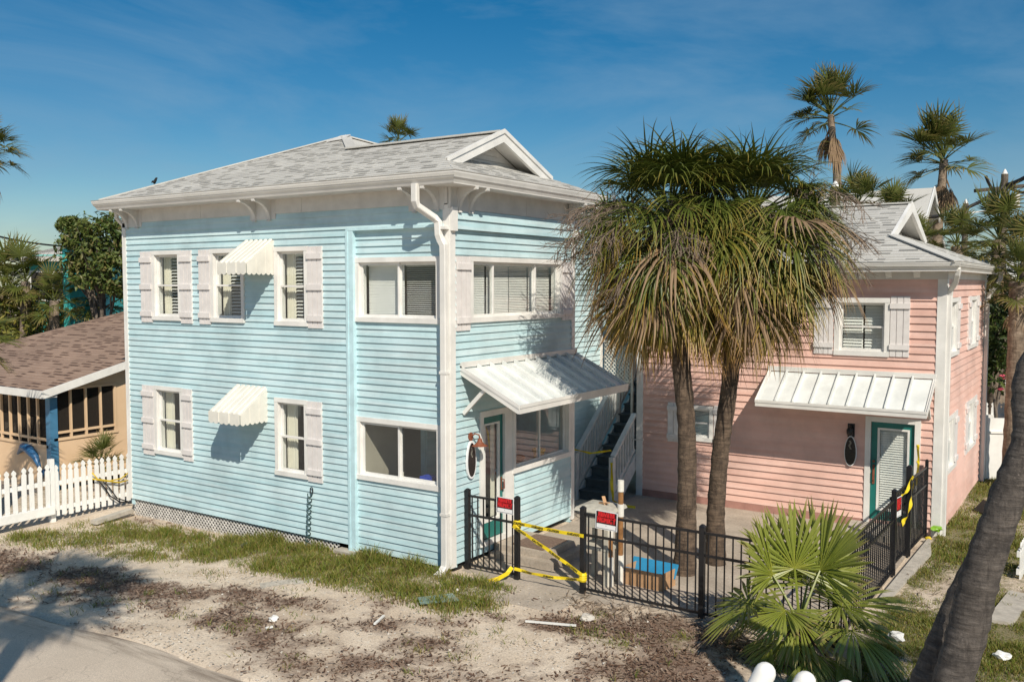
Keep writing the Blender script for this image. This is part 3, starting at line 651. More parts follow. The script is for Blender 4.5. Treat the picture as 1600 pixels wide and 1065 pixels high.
# concrete pad under the post, lattice skirt
m = MB(); m.poly([(-2.28, -0.14, 0.03), (-1.72, -0.17, 0.035), (-1.70, 0.05, 0.035), (-2.26, 0.05, 0.03)], (0, 0, -1), 0.25); m.build('footing', 'slab_stone', blue)
def lattice(parent, fr, u0, u1, z0, z1, pitch, bw, w, mat, th=0.008, name='lattice'):
    m = MB(fr); n = int((u1 - u0 + (z1 - z0)) / pitch) + 2
    for sgn, ww in ((1, w), (-1, w + th)):
        for i in range(-1, n):
            s = u0 + i * pitch - (z1 - z0) * (0 if sgn < 0 else 1) if sgn > 0 else u0 + i * pitch
            # strip from (s, z0) to (s + sgn*H, z1), clipped
            H = z1 - z0; p0, p1 = s, s + sgn * H; t0, t1 = 0.0, 1.0
            if sgn > 0: t0 = max(0, (u0 - p0) / H); t1 = min(1, (u1 - p0) / H)
            else: t0 = max(0, (p0 - u1) / H); t1 = min(1, (p0 - u0) / H)
            if t1 - t0 < 0.02: continue
            a = (p0 + sgn * H * t0, z0 + H * t0); b = (p0 + sgn * H * t1, z0 + H * t1); k = bw * 0.7071
            m.hexa([(a[0] - k, ww, a[1]), (a[0] + k, ww, a[1]), (b[0] + k, ww, b[1]), (b[0] - k, ww, b[1]), (a[0] - k, ww + th, a[1]), (a[0] + k, ww + th, a[1]), (b[0] + k, ww + th, b[1]), (b[0] - k, ww + th, b[1])])
    return m.build(name, mat, parent)
lattice(blue, FL, -7.8, -2.3, -0.26, 0.115, 0.088, 0.022, -0.03, 'lattice_grey', name='lattice_skirt')
m = MB(FL); m.box(-7.8, -2.0, -0.30, -0.12, -0.3, 0.10); m.box(-2.0, -0.02, -0.30, -0.09, -0.2, 0.06); m.build('underfloor_dark', 'dark_void', blue)  # near-black blocks stand in for the dark under the floor
# windows and shutters, left wall
lou = lambda a, b: [(a, b, 0.058, 0.5, 0.056)]
for i, w in enumerate(W_L): window(blue, FL, *w, blinds=lou(w[0] + 0.32, w[1] - 0.09), curtain=(w[0] + 0.1, w[0] + 0.30))
for w in W_LL: window(blue, FL, *w, curtain=(w[0] + 0.09, w[0] + 0.33))
for a, b in ((-7.33, -7.0), (-6.145, -5.83), (-5.62, -5.32), (-2.875, -2.55)): shutter(blue, FL, a, b, 3.575, 4.90)
for a, b in ((-7.37, -7.03), (-6.16, -5.90), (-2.92, -2.60)): shutter(blue, FL, a, b, 1.045, 2.375)
# bay windows
window(blue, FL, *W_BU, w=-0.06, mode='slide', mull=(-1.03,), blinds=[(-1.78, -1.05, 0.024, 1.25, 0.026), (-1.0, -0.30, 0.032, 0.35, 0.026)])
window(blue, FL, *W_BL, w=-0.06, mode='slide', mull=(-1.05,))
# front windows
window(blue, FF, *W_FU, mode='slide', mull=(1.13, 2.36), blinds=[(0.56, 1.11, 0.027, 1.05, 0.028), (1.16, 1.78, 0.027, 1.1, 0.028), (1.80, 2.34, 0.027, .95, 0.028), (2.38, 3.06, 0.027, .95, 0.028)])
window(blue, FF, *W_FL, mode='slide', mull=(2.52,), trim=0.085)
shutter(blue, FF, 0.12, 0.45, 3.60, 4.70, 0.0, bat=(0.14, 0.86)); shutter(blue, FF, 3.17, 3.50, 3.66, 4.68, 0.0, bat=(0.14, 0.86))
hood(blue, FL, -4.40, -3.69, 5.03, 4.63, 4.45, 0.60); hood(blue, FL, -4.70, -3.91, 2.53, 2.13, 1.95, 0.60)
door_awning(blue, FF, 0.23, 3.68, 3.05, 2.53, 1.06, 10)
m = MB(); m.beam((0.03, 0.29, 2.36), (0.42, 0.29, 2.74), 0.045, 0.06); m.build('awning_brace', 'gutter_white', blue)
m = MB(); m.beam((0.03, 3.58, 2.36), (0.42, 3.58, 2.74), 0.045, 0.06); m.build('awning_brace', 'gutter_white', blue)
# door
m = MB(FF); m.box(0.715, 0.805, -0.05, 0.035, 0.22, 2.33); m.box(1.395, 1.66, -0.05, 0.030, 0.20, 2.33); m.box(0.805, 1.395, -0.05, 0.034, 2.235, 2.33); m.box(0.74, 1.42, -0.05, 0.06, 0.22, 0.30); m.build('door_frame', 'white_trim', blue)
m = MB(FF)
m.box(0.81, 0.875, -0.06, -0.015, 0.305, 2.23); m.box(1.30, 1.39, -0.06, -0.015, 0.305, 2.23); m.box(0.875, 1.30, -0.06, -0.015, 2.12, 2.23); m.box(0.875, 1.30, -0.06, -0.015, 0.305, 0.56)
D = m.build('front_door', 'teal_paint', blue)
m = MB(FF); a, b, c, d = 0.875, 1.30, 0.56, 2.12
m.box(a, a + .03, -0.05, -0.008, c, d); m.box(b - .03, b, -0.05, -0.008, c, d); m.box(a + .03, b - .03, -0.05, -0.008, d - .03, d); m.box(a + .03, b - .03, -0.05, -0.008, c, c + .04); m.build('glazing_bead', 'white_trim', D)
m = MB(FF); m.box(a + .028, b - .028, -0.04, -0.034, c + .038, d - .028); m.build('pane', 'glass', D)
m = MB(FF); m.box(b - .15, b - .035, -0.09, -0.085, c + .04, d - .03); m.build('pane_reflection', 'curtain', D)  # pale strip behind the glass stands in for a white reflection
m = MB(FF); m.tube([(1.345, -0.015, 1.18), (1.345, 0.045, 1.18), (1.345, 0.05, 1.04), (1.345, -0.01, 1.02)], 0.011, 8); m.box(1.33, 1.36, -0.016, -0.006, 1.0, 1.22); m.build('handle', 'rust_metal', D)
# lamp and surfboard plaque beside the door
def wall_lamp(house, fr, u, z, s=1.0, mat='rust_metal'):
    m = MB(fr); n = 14
    m.add([(u - .0 + .05 * s * math.cos(2 * math.pi * i / n), q, z + .065 * s * math.sin(2 * math.pi * i / n)) for q in (0.02, 0.045) for i in range(n)],
          [list(range(n)), list(range(n, 2 * n))] + [(i, (i + 1) % n, n + (i + 1) % n, n + i) for i in range(n)])
    L = m.build('wall_lamp', mat, house)
    m = MB(fr); m.tube([(u, 0.04, z), (u + .02, 0.10, z + .05), (u + .05, 0.15, z + .03), (u + .06, 0.16, z - .02)], 0.012, 7); m.build('lamp_arm', mat, L)
    m = MB(fr); k = 16; prof = [(0.012, 0.0), (0.03, -0.01), (0.045, -0.06), (0.085, -0.10), (0.125, -0.115)]
    vs_ = [(u + .06 + r * s * math.cos(2 * math.pi * i / k), 0.16 + r * s * math.sin(2 * math.pi * i / k), z - .02 + h * s) for r, h in prof for i in range(k)]
    m.add(vs_, [(j * k + i, j * k + (i + 1) % k, (j + 1) * k + (i + 1) % k, (j + 1) * k + i) for j in range(len(prof) - 1) for i in range(k)]); m.build('lamp_shade', mat, L, smooth=True)
    m = MB(fr); m.tube([(u + .06, 0.16, z - .04), (u + .06, 0.16, z - .11)], [0.018, 0.025], 8); m.build('bulb', 'sign_white', L)
def surf_plaque(name, label, fr, u, z0, z1, hw, w, fin=False, rim=0.024):
    def out(k, inset):
        pts = []; n = 28
        for i in range(n):
            a = 2 * math.pi * i / n; zz = math.cos(a); x = math.sin(a); x = math.copysign(abs(x) ** 1.0, x)
            pts.append((u + (hw - inset) * x * (1 - .12 * zz), k, (z0 + z1) / 2 + ((z1 - z0) / 2 - inset * 1.3) * zz))
        return pts
    root = thing(name, label, 'plaque', fr(u, w, z0))
    for nm, i, k0, k1, mt in (('rim', 0, w, w + .03, 'sign_white'), ('deck', rim, w + .012, w + .034, 'board_black')):
        m = MB(fr); a, b = out(k0, i), out(k1, i); n = len(a); m.add(a + b, [list(range(n)), list(range(n, 2 * n))] + [(j, (j + 1) % n, n + (j + 1) % n, n + j) for j in range(n)]); B = m.build(nm, mt, root)
    m = MB(fr); zc = (z0 + z1) / 2 + .1
    for i in range(10):
        a = i * .9; m.box(u - .022 + .012 * math.cos(a), u - .012 + .012 * math.cos(a) + .02, w + .035, w + .037, zc - .06 + i * .015, zc - .055 + i * .015)
    m.build('emblem', 'old_plastic', root)
    if fin:
        m = MB(fr); m.hexa([(u + .04, w, z1 - .36), (u + .12, w, z1 - .36), (u + .12, w + .012, z1 - .36), (u + .04, w + .012, z1 - .36), (u + .05, w, z1 - .16), (u + .14, w, z1 - .19), (u + .14, w + .012, z1 - .19), (u + .05, w + .012, z1 - .16)])
        m.build('side_fin', 'dolphin_blue', root)
wall_lamp(blue, FF, 0.46, 1.99)
surf_plaque('surfboard_plaque', 'black and white surfboard plaque under the rusty lamp on the blue house', FF, 0.455, 1.35, 1.93, 0.12, 0.028, True)
# brackets under the eaves
for u in (-7.72, -7.40, -4.12, -3.76, -0.62, -0.20): bracket(blue, FL, u, 5.692, 0.35, 0.34, w=0.028)
for u in (0.16, 0.44, 3.40): bracket(blue, FF, u, 5.692, 0.36, 0.32, w=0.043)
for a, b, z in ((-7.88, -7.28, 5.37), (-4.24, -3.62, 5.37), (-0.74, -0.08, 5.37)):
    m = MB(FL); m.box(a, b, 0.012, 0.034, z, 5.695); m.build('bracket_plate', 'offwhite_trim', blue)
for a, b, z in ((0.04, 0.56, 5.34), (3.26, 3.66, 5.34)):
    m = MB(FF); m.box(a, b, 0.03, 0.05, z, 5.695); m.build('bracket_plate', 'offwhite_trim', blue)
# roof
P = 0.396; ZE = 5.845; OX = 0.44; OY = 0.46; XL = -8.18
zs = lambda y: ZE + P * (y + OY)             # height on the slope over the long wall
YR = 1.80; ZR = zs(YR); XG = -0.29; PX, PY = -5.04, 3.14; ZP = zs(PY)
roof_m = MB()
XV = -3.62
zh = lambda x: ZE + P * (OX - x)
slab(roof_m, [(XL, -OY, ZE), (OX, -OY, ZE), (XG, -OY + (OX - XG), zh(XG)), (XG, YR, ZR), (XV, YR, ZR), (PX, PY, ZP)])
y2 = 2 * YR + OY                     # far eave of the front block
slab(roof_m, [(OX, y2, ZE), (-0.8, y2, ZE), (XV, YR, ZR), (XG, YR, ZR), (XG, y2 - (OX - XG), zh(XG))])
slab(roof_m, [(OX, -OY, ZE), (OX, y2, ZE), (XG - .35, y2 - (OX - XG) - .35, zh(XG - .35)), (XG - .35, -OY + (OX - XG) + .35, zh(XG - .35))], 0.03)
XE = -0.75; YN = 7.1
slab(roof_m, [(XE, 3.9, ZE), (XE, YN, ZE), (PX, PY, ZP), (XV, YR, ZR - .02)])
slab(roof_m, [(XE, YN, ZE), (XL, YN, ZE), (PX, PY, ZP)])
slab(roof_m, [(XL, YN, ZE), (XL, -OY, ZE), (PX, PY, ZP)])
ROOF = roof_m.build('roof', 'grey_shingle', blue)
ln = math.sqrt(1 + P * P)
shingles(ROOF, (0, -OY, ZE), (1, 0, 0), (0, 1, P), [(XL, 0), (OX, 0), (XG + .01, (OX - XG) * ln), (XG + .01, (YR + OY) * ln), (XV, (YR + OY) * ln), (PX, (PY + OY) * ln)], 0.13, ('grey_shingle', 'grey_shingle_dash'), (.18, .34), seed=3, lift=0.001)
shingles(ROOF, (OX, 0, ZE), (0, 1, 0), (-1, 0, P), [(-OY, 0), (y2, 0), (y2 - (OX - XG) - .33, (OX - XG + .33) * ln), (-OY + (OX - XG) + .33, (OX - XG + .33) * ln)], 0.13, ('grey_shingle', 'grey_shingle_dash'), (.18, .34), seed=4, lift=0.001)
m = MB(); m.beam((XV - .05, YR, ZR + .012), (XG + .02, YR, ZR + .012), 0.24, 0.03); m.beam((PX, PY, ZP + .012), (XL + .1, -OY + .1, ZE + .035), 0.2, 0.025); m.beam((PX, PY, ZP + .012), (XV, YR, ZR + .02), 0.2, 0.025); m.beam((PX, PY, ZP + .012), (XE, YN, ZE + .02), 0.2, 0.025)
m.build('ridge_cap', 'grey_shingle', ROOF)
m = MB(); m.poly([(PX - .04, PY - .5, ZP - .165), (PX + .32, PY - .42, ZP - .135), (PX + .16, PY - .02, ZP + .02), (PX - .1, PY - .02, ZP + .02)], (0, -.36, .93), 0.012); m.build('roof_patch', 'fascia_shade', ROOF)
# gable: rake boards, louvred face
GW = YR - (-OY + (OX - XG)); zb_ = zh(XG)
for sg in (-1, 1):
    yb = YR + sg * GW; m = MB()
    nrm = Vector((0, -sg * P, -1)).normalized()
    p0 = Vector((XG, yb - sg * .02, zb_ + .03)); p1 = Vector((XG, YR, ZR + .045))
    pts = [p0, p1, p1 - Vector((0, 0, .20)), p0 - Vector((0, 0, .20)) * .95 - Vector((0, sg * .1, -.04))]
    m.poly([(p.x - .03, p.y, p.z) for p in pts], (1, 0, 0), 0.06)
    m.poly([(XG + .03, p0.y, p0.z + .012), (XG + .03, p1.y, p1.z + .012), (XG + .03, p1.y, p1.z - .055), (XG + .03, p0.y, p0.z - .055)], (1, 0, 0), 0.022)
    m.build('rake_board', 'white_trim', ROOF)
    m = MB(); a = [(XG - .02, yb, zb_ - .05), (XG - .02, YR, ZR - .055), (XG - .36, YR, ZR - .055), (XG - .36, yb, zb_ - .05)]; m.poly(a, (0, 0, -1), .012); m.build('gable_soffit', 'white_trim', ROOF)
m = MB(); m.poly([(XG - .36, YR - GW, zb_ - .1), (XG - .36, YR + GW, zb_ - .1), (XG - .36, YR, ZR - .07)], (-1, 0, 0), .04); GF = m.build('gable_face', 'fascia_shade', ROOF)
for i in range(7):
    z = zb_ + .02 + i * .085; hwid = (ZR - .1 - z - .085) / P
    if hwid > .05:
        q = MB(); q.hexa([(XG - .36, YR - hwid, z), (XG - .36, YR + hwid, z), (XG - .335, YR + hwid, z), (XG - .335, YR - hwid, z), (XG - .36, YR - hwid, z + .083), (XG - .36, YR + hwid, z + .083), (XG - .352, YR + hwid, z + .083), (XG - .352, YR - hwid, z + .083)]); q.build('gable_board', 'fascia_shade', GF)
# soffit and gutters
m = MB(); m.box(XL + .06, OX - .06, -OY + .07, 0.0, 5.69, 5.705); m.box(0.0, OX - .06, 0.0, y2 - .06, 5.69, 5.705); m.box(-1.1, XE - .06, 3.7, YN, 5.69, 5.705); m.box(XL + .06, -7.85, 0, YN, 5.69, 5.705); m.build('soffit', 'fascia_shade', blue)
gutter(blue, [(XL - .02, 3.0), (XL - .02, -0.48), (0.46, -0.48), (0.46, y2 + .02)], 5.865, 0.17, 0.085)
# downspout at the corner
downpipe(blue, [(-0.30, -0.41, 5.72), (-0.30, -0.41, 5.47), (-0.29, -0.38, 5.40), (-0.17, -0.13, 5.24), (-0.13, -0.10, 5.18), (-0.12, -0.10, 5.0), (-0.10, -0.085, 4.93), (-0.055, -0.078, 4.85), (-0.05, -0.075, 4.7), (-0.05, -0.075, 0.22), (-0.05, -0.085, 0.12), (-0.06, -0.16, 0.04), (-0.075, -0.26, -0.0)], 0.105, 0.085)
m = MB(); 
for z in (5.10, 3.0, 0.9): m.box(-0.11, 0.012, -0.125, -0.028, z - .02, z + .02)
m.build('downspout_strap', 'gutter_white', blue)
downpipe(blue, [(-7.95, -0.1, 5.75), (-7.95, -0.1, 5.55), (-7.93, 0.05, 5.4), (-7.93, 0.08, 5.3), (-7.93, 0.08, 0.1)], 0.08, 0.06)
# bird on the roof edge
b = thing('bird', 'small dark bird perched on the roof hip of the blue house', 'bird', (-7.55, 0.46, zs(.46) + .02))
m = MB(); c0 = Vector((-7.55, 0.46, zs(.46) + .05)); m.tube([c0 + Vector((-.09, 0, .0)), c0 + Vector((-.05, 0, .02)), c0, c0 + Vector((.045, 0, .045)), c0 + Vector((.06, 0, .07)), c0 + Vector((.085, 0, .075)), c0 + Vector((.105, 0, .07))], [.006, .02, .032, .026, .02, .017, .003], 8); m.build('body', 'bird_dark', b, smooth=True)
m = MB(); m.beam(c0 + Vector((0, -.01, -.02)), c0 + Vector((0, -.01, -.06)), .004, .004); m.beam(c0 + Vector((0, .01, -.02)), c0 + Vector((0, .01, -.06)), .004, .004); m.build('legs', 'bird_dark', b)
# things behind the panes
def pot(name, label, c, r, h, mat):
    o = thing(name, label, 'flower pot', c); m = MB(); m.lathe(c, [(r * .7, 0), (r * .95, h * .8), (r * 1.1, h * .8), (r * 1.1, h), (r * .9, h), (r * .85, h * .8)], 14); m.build('bowl', mat, o, smooth=False)
pot('flower_pot', 'brown flower pot on the shelf inside the blue house porch window', (-0.24, 2.15, 1.201), 0.13, 0.2, 'terracotta')
pot('flower_pot', 'yellow flower pot on the shelf inside the blue house porch window', (-0.24, 2.85, 1.201), 0.11, 0.22, 'pot_yellow')
m = MB(); m.box(-0.75, -0.55, 0.2, 0.38, 1.14, 1.34); o = m.build('storage_tub', 'tub_blue', None, label='small blue tub behind the lower corner window', category='tub')
m = MB(); m.box(-1.86, -0.2, 0.16, 0.42, 1.10, 1.139); o = m.build('window_shelf', 'interior_wall', blue)
c = thing('candle_jar', 'pale candle jar on the shelf behind the lower corner window', 'jar', (-1.18, 0.3, 1.139)); m = MB(); m.lathe((-1.18, 0.3, 1.139), [(.05, 0), (.05, .1), (.02, .14), (.02, .2)], 10); m.build('glass_body', 'curtain', c)
# ================================================================ PINK HOUSE
EP = 0.129; YP = 6.18; XP = 5.71; XP0 = 0.08; YB = 11.5
pink = thing('pink_house', 'two-storey salmon pink clapboard house with white trim and teal door', 'house', (XP, YP, 0))
FM = FY(YP); FR = FX(XP)
PW = (3.92, 4.85, 3.03, 4.05); PS = (1.06, 1.68, 1.23, 1.93)
PR = [(6.60, 7.42, 3.03, 4.05), (9.22, 10.10, 3.03, 4.05), (6.66, 7.46, 0.98, 1.98), (9.26, 10.2, 0.98, 1.98)]
hm = [hole(*PW), hole(*PS), (4.58, 5.30, 0.15, 1.89)]; hr = [hole(*w) for w in PR]
w1 = wallsheet(pink, FM, [(XP0, XP, -0.05, 4.55)], hm, 'pink_siding_x', -0.004)
clad(w1, FM, XP0 + .1, 5.60, 0.14, 4.37, EP, hm + [(4.50, 5.38, 0, 1.97)], 'pink_siding_x', 0.0, lap=0.027)
w2 = wallsheet(pink, FR, [(YP + .1, YB, -0.05, 4.55)], hr, 'pink_siding_y', -0.004)
clad(w2, FR, YP + .10, YB - .08, 0.06, 4.37, EP, hr, 'pink_siding_y', 0.0, lap=0.027)
m = MB(); m.box(XP0, XP0 + .09, YP + .1, YB, 0, 4.55); m.box(XP0, XP, YB, YB + .09, 0, 4.55); m.build('wall', 'pink_siding_y', pink)
m = MB(); m.box(XP0 + .1, XP - .1, YP + .1, YB, 2.45, 2.55); m.box(XP0 + .1, XP - .1, YP + .1, YB, 0.0, 0.1); m.build('floor', 'interior_dark', pink)  # middle slab is unseen, put in to block light between storeys
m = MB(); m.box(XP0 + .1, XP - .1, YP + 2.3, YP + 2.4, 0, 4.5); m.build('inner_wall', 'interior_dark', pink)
m = MB(FM); m.box(XP0, 4.45, 0.0, 0.03, -0.1, 0.135); m.build('foundation', 'pink_foundation', pink)
m = MB(FM); m.box(5.595, 5.74, -0.02, 0.034, -0.02, 4.38); m.build('corner_board', 'white_trim', pink)
m = MB(FR); m.box(YP - .03, YP + .12, -0.1, 0.036, -0.02, 4.38); m.build('corner_board', 'white_trim', pink)
m = MB(FR); m.box(YB - .1, YB + .1, -0.05, 0.036, -0.02, 4.38); m.build('corner_board', 'white_trim', pink)
m = MB(FM); m.box(XP0 - .03, XP0 + .11, -0.05, 0.034, -0.05, 4.38); m.build('corner_board', 'white_trim', pink)
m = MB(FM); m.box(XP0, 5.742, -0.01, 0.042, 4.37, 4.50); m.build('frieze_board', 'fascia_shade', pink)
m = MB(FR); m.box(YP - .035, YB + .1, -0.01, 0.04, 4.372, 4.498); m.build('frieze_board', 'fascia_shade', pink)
for u in (1.2, 1.75, 2.3, 2.85, 3.4, 3.95, 4.38, 4.82, 5.27):
    m = MB(FM); m.hexa([(u - .05, .04, 4.40), (u + .05, .04, 4.40), (u + .05, .075, 4.42), (u - .05, .075, 4.42), (u - .055, .04, 4.50), (u + .055, .04, 4.50), (u + .055, .11, 4.50), (u - .055, .11, 4.50)]); m.box(u - .06, u + .06, .04, .12, 4.50, 4.535); m.build('bracket', 'white_trim', pink)
window(pink, FM, *PW, trim=0.085, blinds=[(4.03, 4.37, 0.055, 1.05, 0.06), (4.40, 4.74, 0.055, 1.05, 0.06)])
window(pink, FM, *PS, blinds=[(1.15, 1.6, 0.03, .8, 0.03)])
for w in PR: window(pink, FR, *w)
shutter(pink, FM, 3.57, 3.90, 3.04, 4.08, n=4, bat=(0.16, 0.84)); shutter(pink, FM, 4.86, 5.17, 3.04, 4.08, n=3, bat=(0.16, 0.84))
shutter(pink, FM, 0.74, 0.98, 1.17, 1.95, n=2, bat=(0.14, 0.86)); shutter(pink, FM, 1.70, 1.92, 1.17, 1.95, n=2, bat=(0.14, 0.86))
for a, b, c, d in ((7.43, 7.72, 3.02, 4.06), (8.90, 9.20, 3.02, 4.06), (10.12, 10.45, 3.02, 4.06), (7.47, 7.78, .96, 2.0), (8.95, 9.24, .96, 2.0), (10.22, 10.55, .96, 2.0)): shutter(pink, FR, a, b, c, d, n=3, bat=(0.16, 0.84))
door_awning(pink, FM, 2.76, 5.60, 2.69, 2.19, 0.80, 9, fascia=0.08)
m = MB(); m.beam((5.53, YP - .03, 2.02), (5.53, YP - .34, 2.36), 0.04, 0.055); m.build('awning_brace', 'gutter_white', pink)
# door
m = MB(FM); m.box(4.49, 4.582, -0.05, 0.04, 0.10, 1.975); m.box(5.30, 5.395, -0.05, 0.04, 0.10, 1.975); m.box(4.582, 5.30, -0.05, 0.038, 1.885, 1.975); m.build('door_frame', 'white_trim', pink)
m = MB(FM); a, b, c, d = 4.69, 5.215, 0.32, 1.78
m.box(4.587, a, -0.06, -0.01, 0.12, 1.88); m.box(b, 5.296, -0.06, -0.01, 0.12, 1.88); m.box(a, b, -0.06, -0.01, d, 1.88); m.box(a, b, -0.06, -0.01, 0.12, c); D = m.build('front_door', 'teal_paint', pink)
m = MB(FM); m.box(a, a + .035, -0.05, -0.002, c, d); m.box(b - .035, b, -0.05, -0.002, c, d); m.box(a + .035, b - .035, -0.05, -0.002, d - .035, d); m.box(a + .035, b - .035, -0.05, -0.002, c, c + .04); m.build('glazing_bead', 'white_trim', D)
m = MB(FM); m.box(a + .03, b - .03, -0.04, -0.034, c + .03, d - .03); m.build('pane', 'glass', D)
m = MB(FM); z = c + .05
while z < d - .06:
    m.add([(a + .04, -0.085, z + .035), (b - .04, -0.085, z + .035), (b - .04, -0.055, z), (a + .04, -0.055, z)], [(0, 1, 2, 3)]); z += .042
m.build('door_blind', 'blind_white', D, recalc=False)
m = MB(FM)
m.box(4.62, 4.655, -0.01, 0.008, 0.78, 1.12); m.tube([(4.638, 0, 1.02), (4.638, .05, 1.0), (4.638, .05, .86), (4.638, 0, .84)], .011, 8); m.box(4.62, 4.655, -.01, .02, 1.16, 1.20); m.build('handle', 'rust_metal', D)
surf_plaque('surfboard_plaque', 'black surfboard plaque beside the teal door of the pink house', FM, 4.25, 1.06, 1.60, 0.105, 0.03, rim=0.011)
m = MB(FM); m.box(4.19, 4.31, 0.02, 0.035, 1.58, 1.82); L = m.build('wall_lamp', 'black_metal', pink)
m = MB(FM); m.tube([(4.25, .035, 1.78), (4.25, .10, 1.80), (4.25, .12, 1.76)], .014, 7); m.build('lamp_arm', 'black_metal', L)
m = MB(); m.lathe(FM(4.25, .125, 1.62), [(.03, 0), (.055, .03), (.06, .10), (.035, .14), (.015, .16)], 12); m.build('lamp_shade', 'black_metal', L, smooth=True)
# door step
m = MB(); m.box(4.3, 5.44, 5.3, 6.14, -0.02, 0.10); m.build('door_step', 'slab_stone', pink)
# roof
PP = 0.405; OP = 0.25; ZEP = 4.635; RX0 = XP0 - OP; RX1 = XP + .27; RY0 = YP - .43; RY1 = YB + .09 + OP; RYM = (RY0 + RY1) / 2; ZRP = ZEP + PP * (RYM - RY0); GX = 4.68
zg = ZEP + PP * (RX1 - GX); gy = RX1 - GX
rm_ = MB()
slab(rm_, [(RX0, RY0, ZEP), (RX1, RY0, ZEP), (GX, RY0 + gy, zg), (GX, RYM, ZRP), (RX0, RYM, ZRP)])
slab(rm_, [(RX1, RY1, ZEP), (RX0, RY1, ZEP), (RX0, RYM, ZRP), (GX, RYM, ZRP), (GX, RY1 - gy, zg)])
slab(rm_, [(RX1, RY0, ZEP), (RX1, RY1, ZEP), (GX - .35, RY1 - gy - .35, zg + .35 * PP), (GX - .35, RY0 + gy + .35, zg + .35 * PP)], .03)
PROOF = rm_.build('roof', 'grey_shingle', pink); lp = math.sqrt(1 + PP * PP)
shingles(PROOF, (0, RY0, ZEP), (1, 0, 0), (0, 1, PP), [(RX0, 0), (RX1, 0), (GX + .01, gy * lp), (GX + .01, (RYM - RY0) * lp), (RX0, (RYM - RY0) * lp)], 0.14, ('grey_shingle', 'grey_shingle_dash'), (0.2, 0.42), 7, .001)
shingles(PROOF, (RX1, 0, ZEP), (0, 1, 0), (-1, 0, PP), [(RY0, 0), (RY1, 0), (RY1 - gy - .33, (gy + .33) * lp), (RY0 + gy + .33, (gy + .33) * lp)], 0.14, ('grey_shingle', 'grey_shingle_dash'), (0.2, 0.42), 8, .001)
m = MB(); m.beam((RX0, RYM, ZRP + .012), (GX + .02, RYM, ZRP + .012), .24, .03); m.beam((RX1 - .02, RY0 + .02, ZEP + .025), (GX, RY0 + gy, zg + .02), .2, .02); m.build('ridge_cap', 'grey_shingle', PROOF)
HG = RYM - (RY0 + gy)
for sg in (-1, 1):
    yb = RYM + sg * HG; m = MB(); p0 = (yb, zg + .03); p1 = (RYM, ZRP + .04)
    m.poly([(GX - .03, p0[0], p0[1]), (GX - .03, p1[0], p1[1]), (GX - .03, p1[0], p1[1] - .21), (GX - .03, p0[0] - sg * .22, p0[1] - .05)], (1, 0, 0), .06); m.build('rake_board', 'white_trim', PROOF)
    m = MB(); m.poly([(GX - .02, yb, zg - .05), (GX - .02, RYM, ZRP - .055), (GX - .36, RYM, ZRP - .055), (GX - .36, yb, zg - .05)], (0, 0, -1), .012); m.build('gable_soffit', 'white_trim', PROOF)
m = MB(); m.poly([(GX - .36, RYM - HG, zg - .1), (GX - .36, RYM + HG, zg - .1), (GX - .36, RYM, ZRP - .07)], (-1, 0, 0), .04); m.build('gable_face', 'fascia_shade', PROOF)
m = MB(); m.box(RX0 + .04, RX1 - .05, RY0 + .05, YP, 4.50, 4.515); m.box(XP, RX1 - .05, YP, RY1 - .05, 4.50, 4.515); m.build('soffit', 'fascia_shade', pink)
gutter(pink, [(RX0, RY0 - .02), (RX1 + .02, RY0 - .02), (RX1 + .02, RY1 + .02)], 4.66, 0.15, 0.08)
downpipe(pink, [(5.93, 5.88, 4.55), (5.92, 5.92, 4.45), (5.88, 6.04, 4.33), (5.79, 6.19, 4.20), (5.775, 6.22, 4.1), (5.775, 6.22, 0.02)], 0.08, 0.085)
m = MB()
for i in range(9):
    t_ = i / 8; m.box(5.875 - .09 * t_, 5.968 - .09 * t_, 5.87 + .28 * t_, 5.965 + .28 * t_, 4.475 - .26 * t_, 4.485 - .26 * t_)
m.build('elbow_ribs', 'gutter_white', pink)
downpipe(pink, [(6.02, 11.55, 4.56), (6.02, 11.55, 4.42), (5.98, 11.5, 4.30), (5.82, 11.42, 4.05), (5.80, 11.42, 3.9), (5.80, 11.42, 0.02)], 0.075, 0.1)

# ================================================================ STAIRS between the houses
st = thing('outdoor_staircase', 'dark grey painted wooden stairs with white railings between the two houses', 'stairs', (-0.35, 5.3, 0))
SX0, SX1, SY0 = -0.74, 0.0, 5.20; RI, RU = 0.19, 0.245; NS = 11
for i in range(NS):
    y = SY0 + i * RU; z = (i + 1) * RI
    m = MB(); m.box(SX0, SX1, y - .025, y + RU + .0, z - .035, z); m.build('tread', 'deck_paint', st)
    m = MB(); m.box(SX0 + .01, SX1 - .01, y + .005, y + .02, z - RI, z - .037); m.build('riser', 'deck_paint', st)
for x in (SX0 - .04, SX1 + .005):
    m = MB(); m.poly([(x, SY0, 0), (x, SY0 + .3, 0), (x, SY0 + NS * RU, NS * RI - .25), (x, SY0 + NS * RU, NS * RI), (x, SY0, RI * .8)], (1, 0, 0), .035); m.build('stringer', 'rail_paint', st)
def rail(x, y0, y1, h, posts):
    zt = lambda y: (y - SY0) / RU * RI + RI
    m = MB(); m.beam((x, y0, zt(y0) + h), (x, y1, zt(y1) + h), .10, .05); m.build('handrail', 'rail_paint', st)
    m = MB(); m.beam((x, y0, zt(y0) + .1), (x, y1, zt(y1) + .1), .04, .06); m.build('bottom_rail', 'rail_paint', st)
    y = y0 + .07
    while y < y1 - .03:
        m = MB(); m.box(x - .018, x + .018, y - .018, y + .018, zt(y) + .12, zt(y) + h - .015); m.build('baluster', 'rail_paint', st); y += .115
    for p in posts:
        m = MB(); m.box(x - .045, x + .045, p - .045, p + .045, 0, zt(p) + h + .02); m.build('newel_post', 'rail_paint', st)
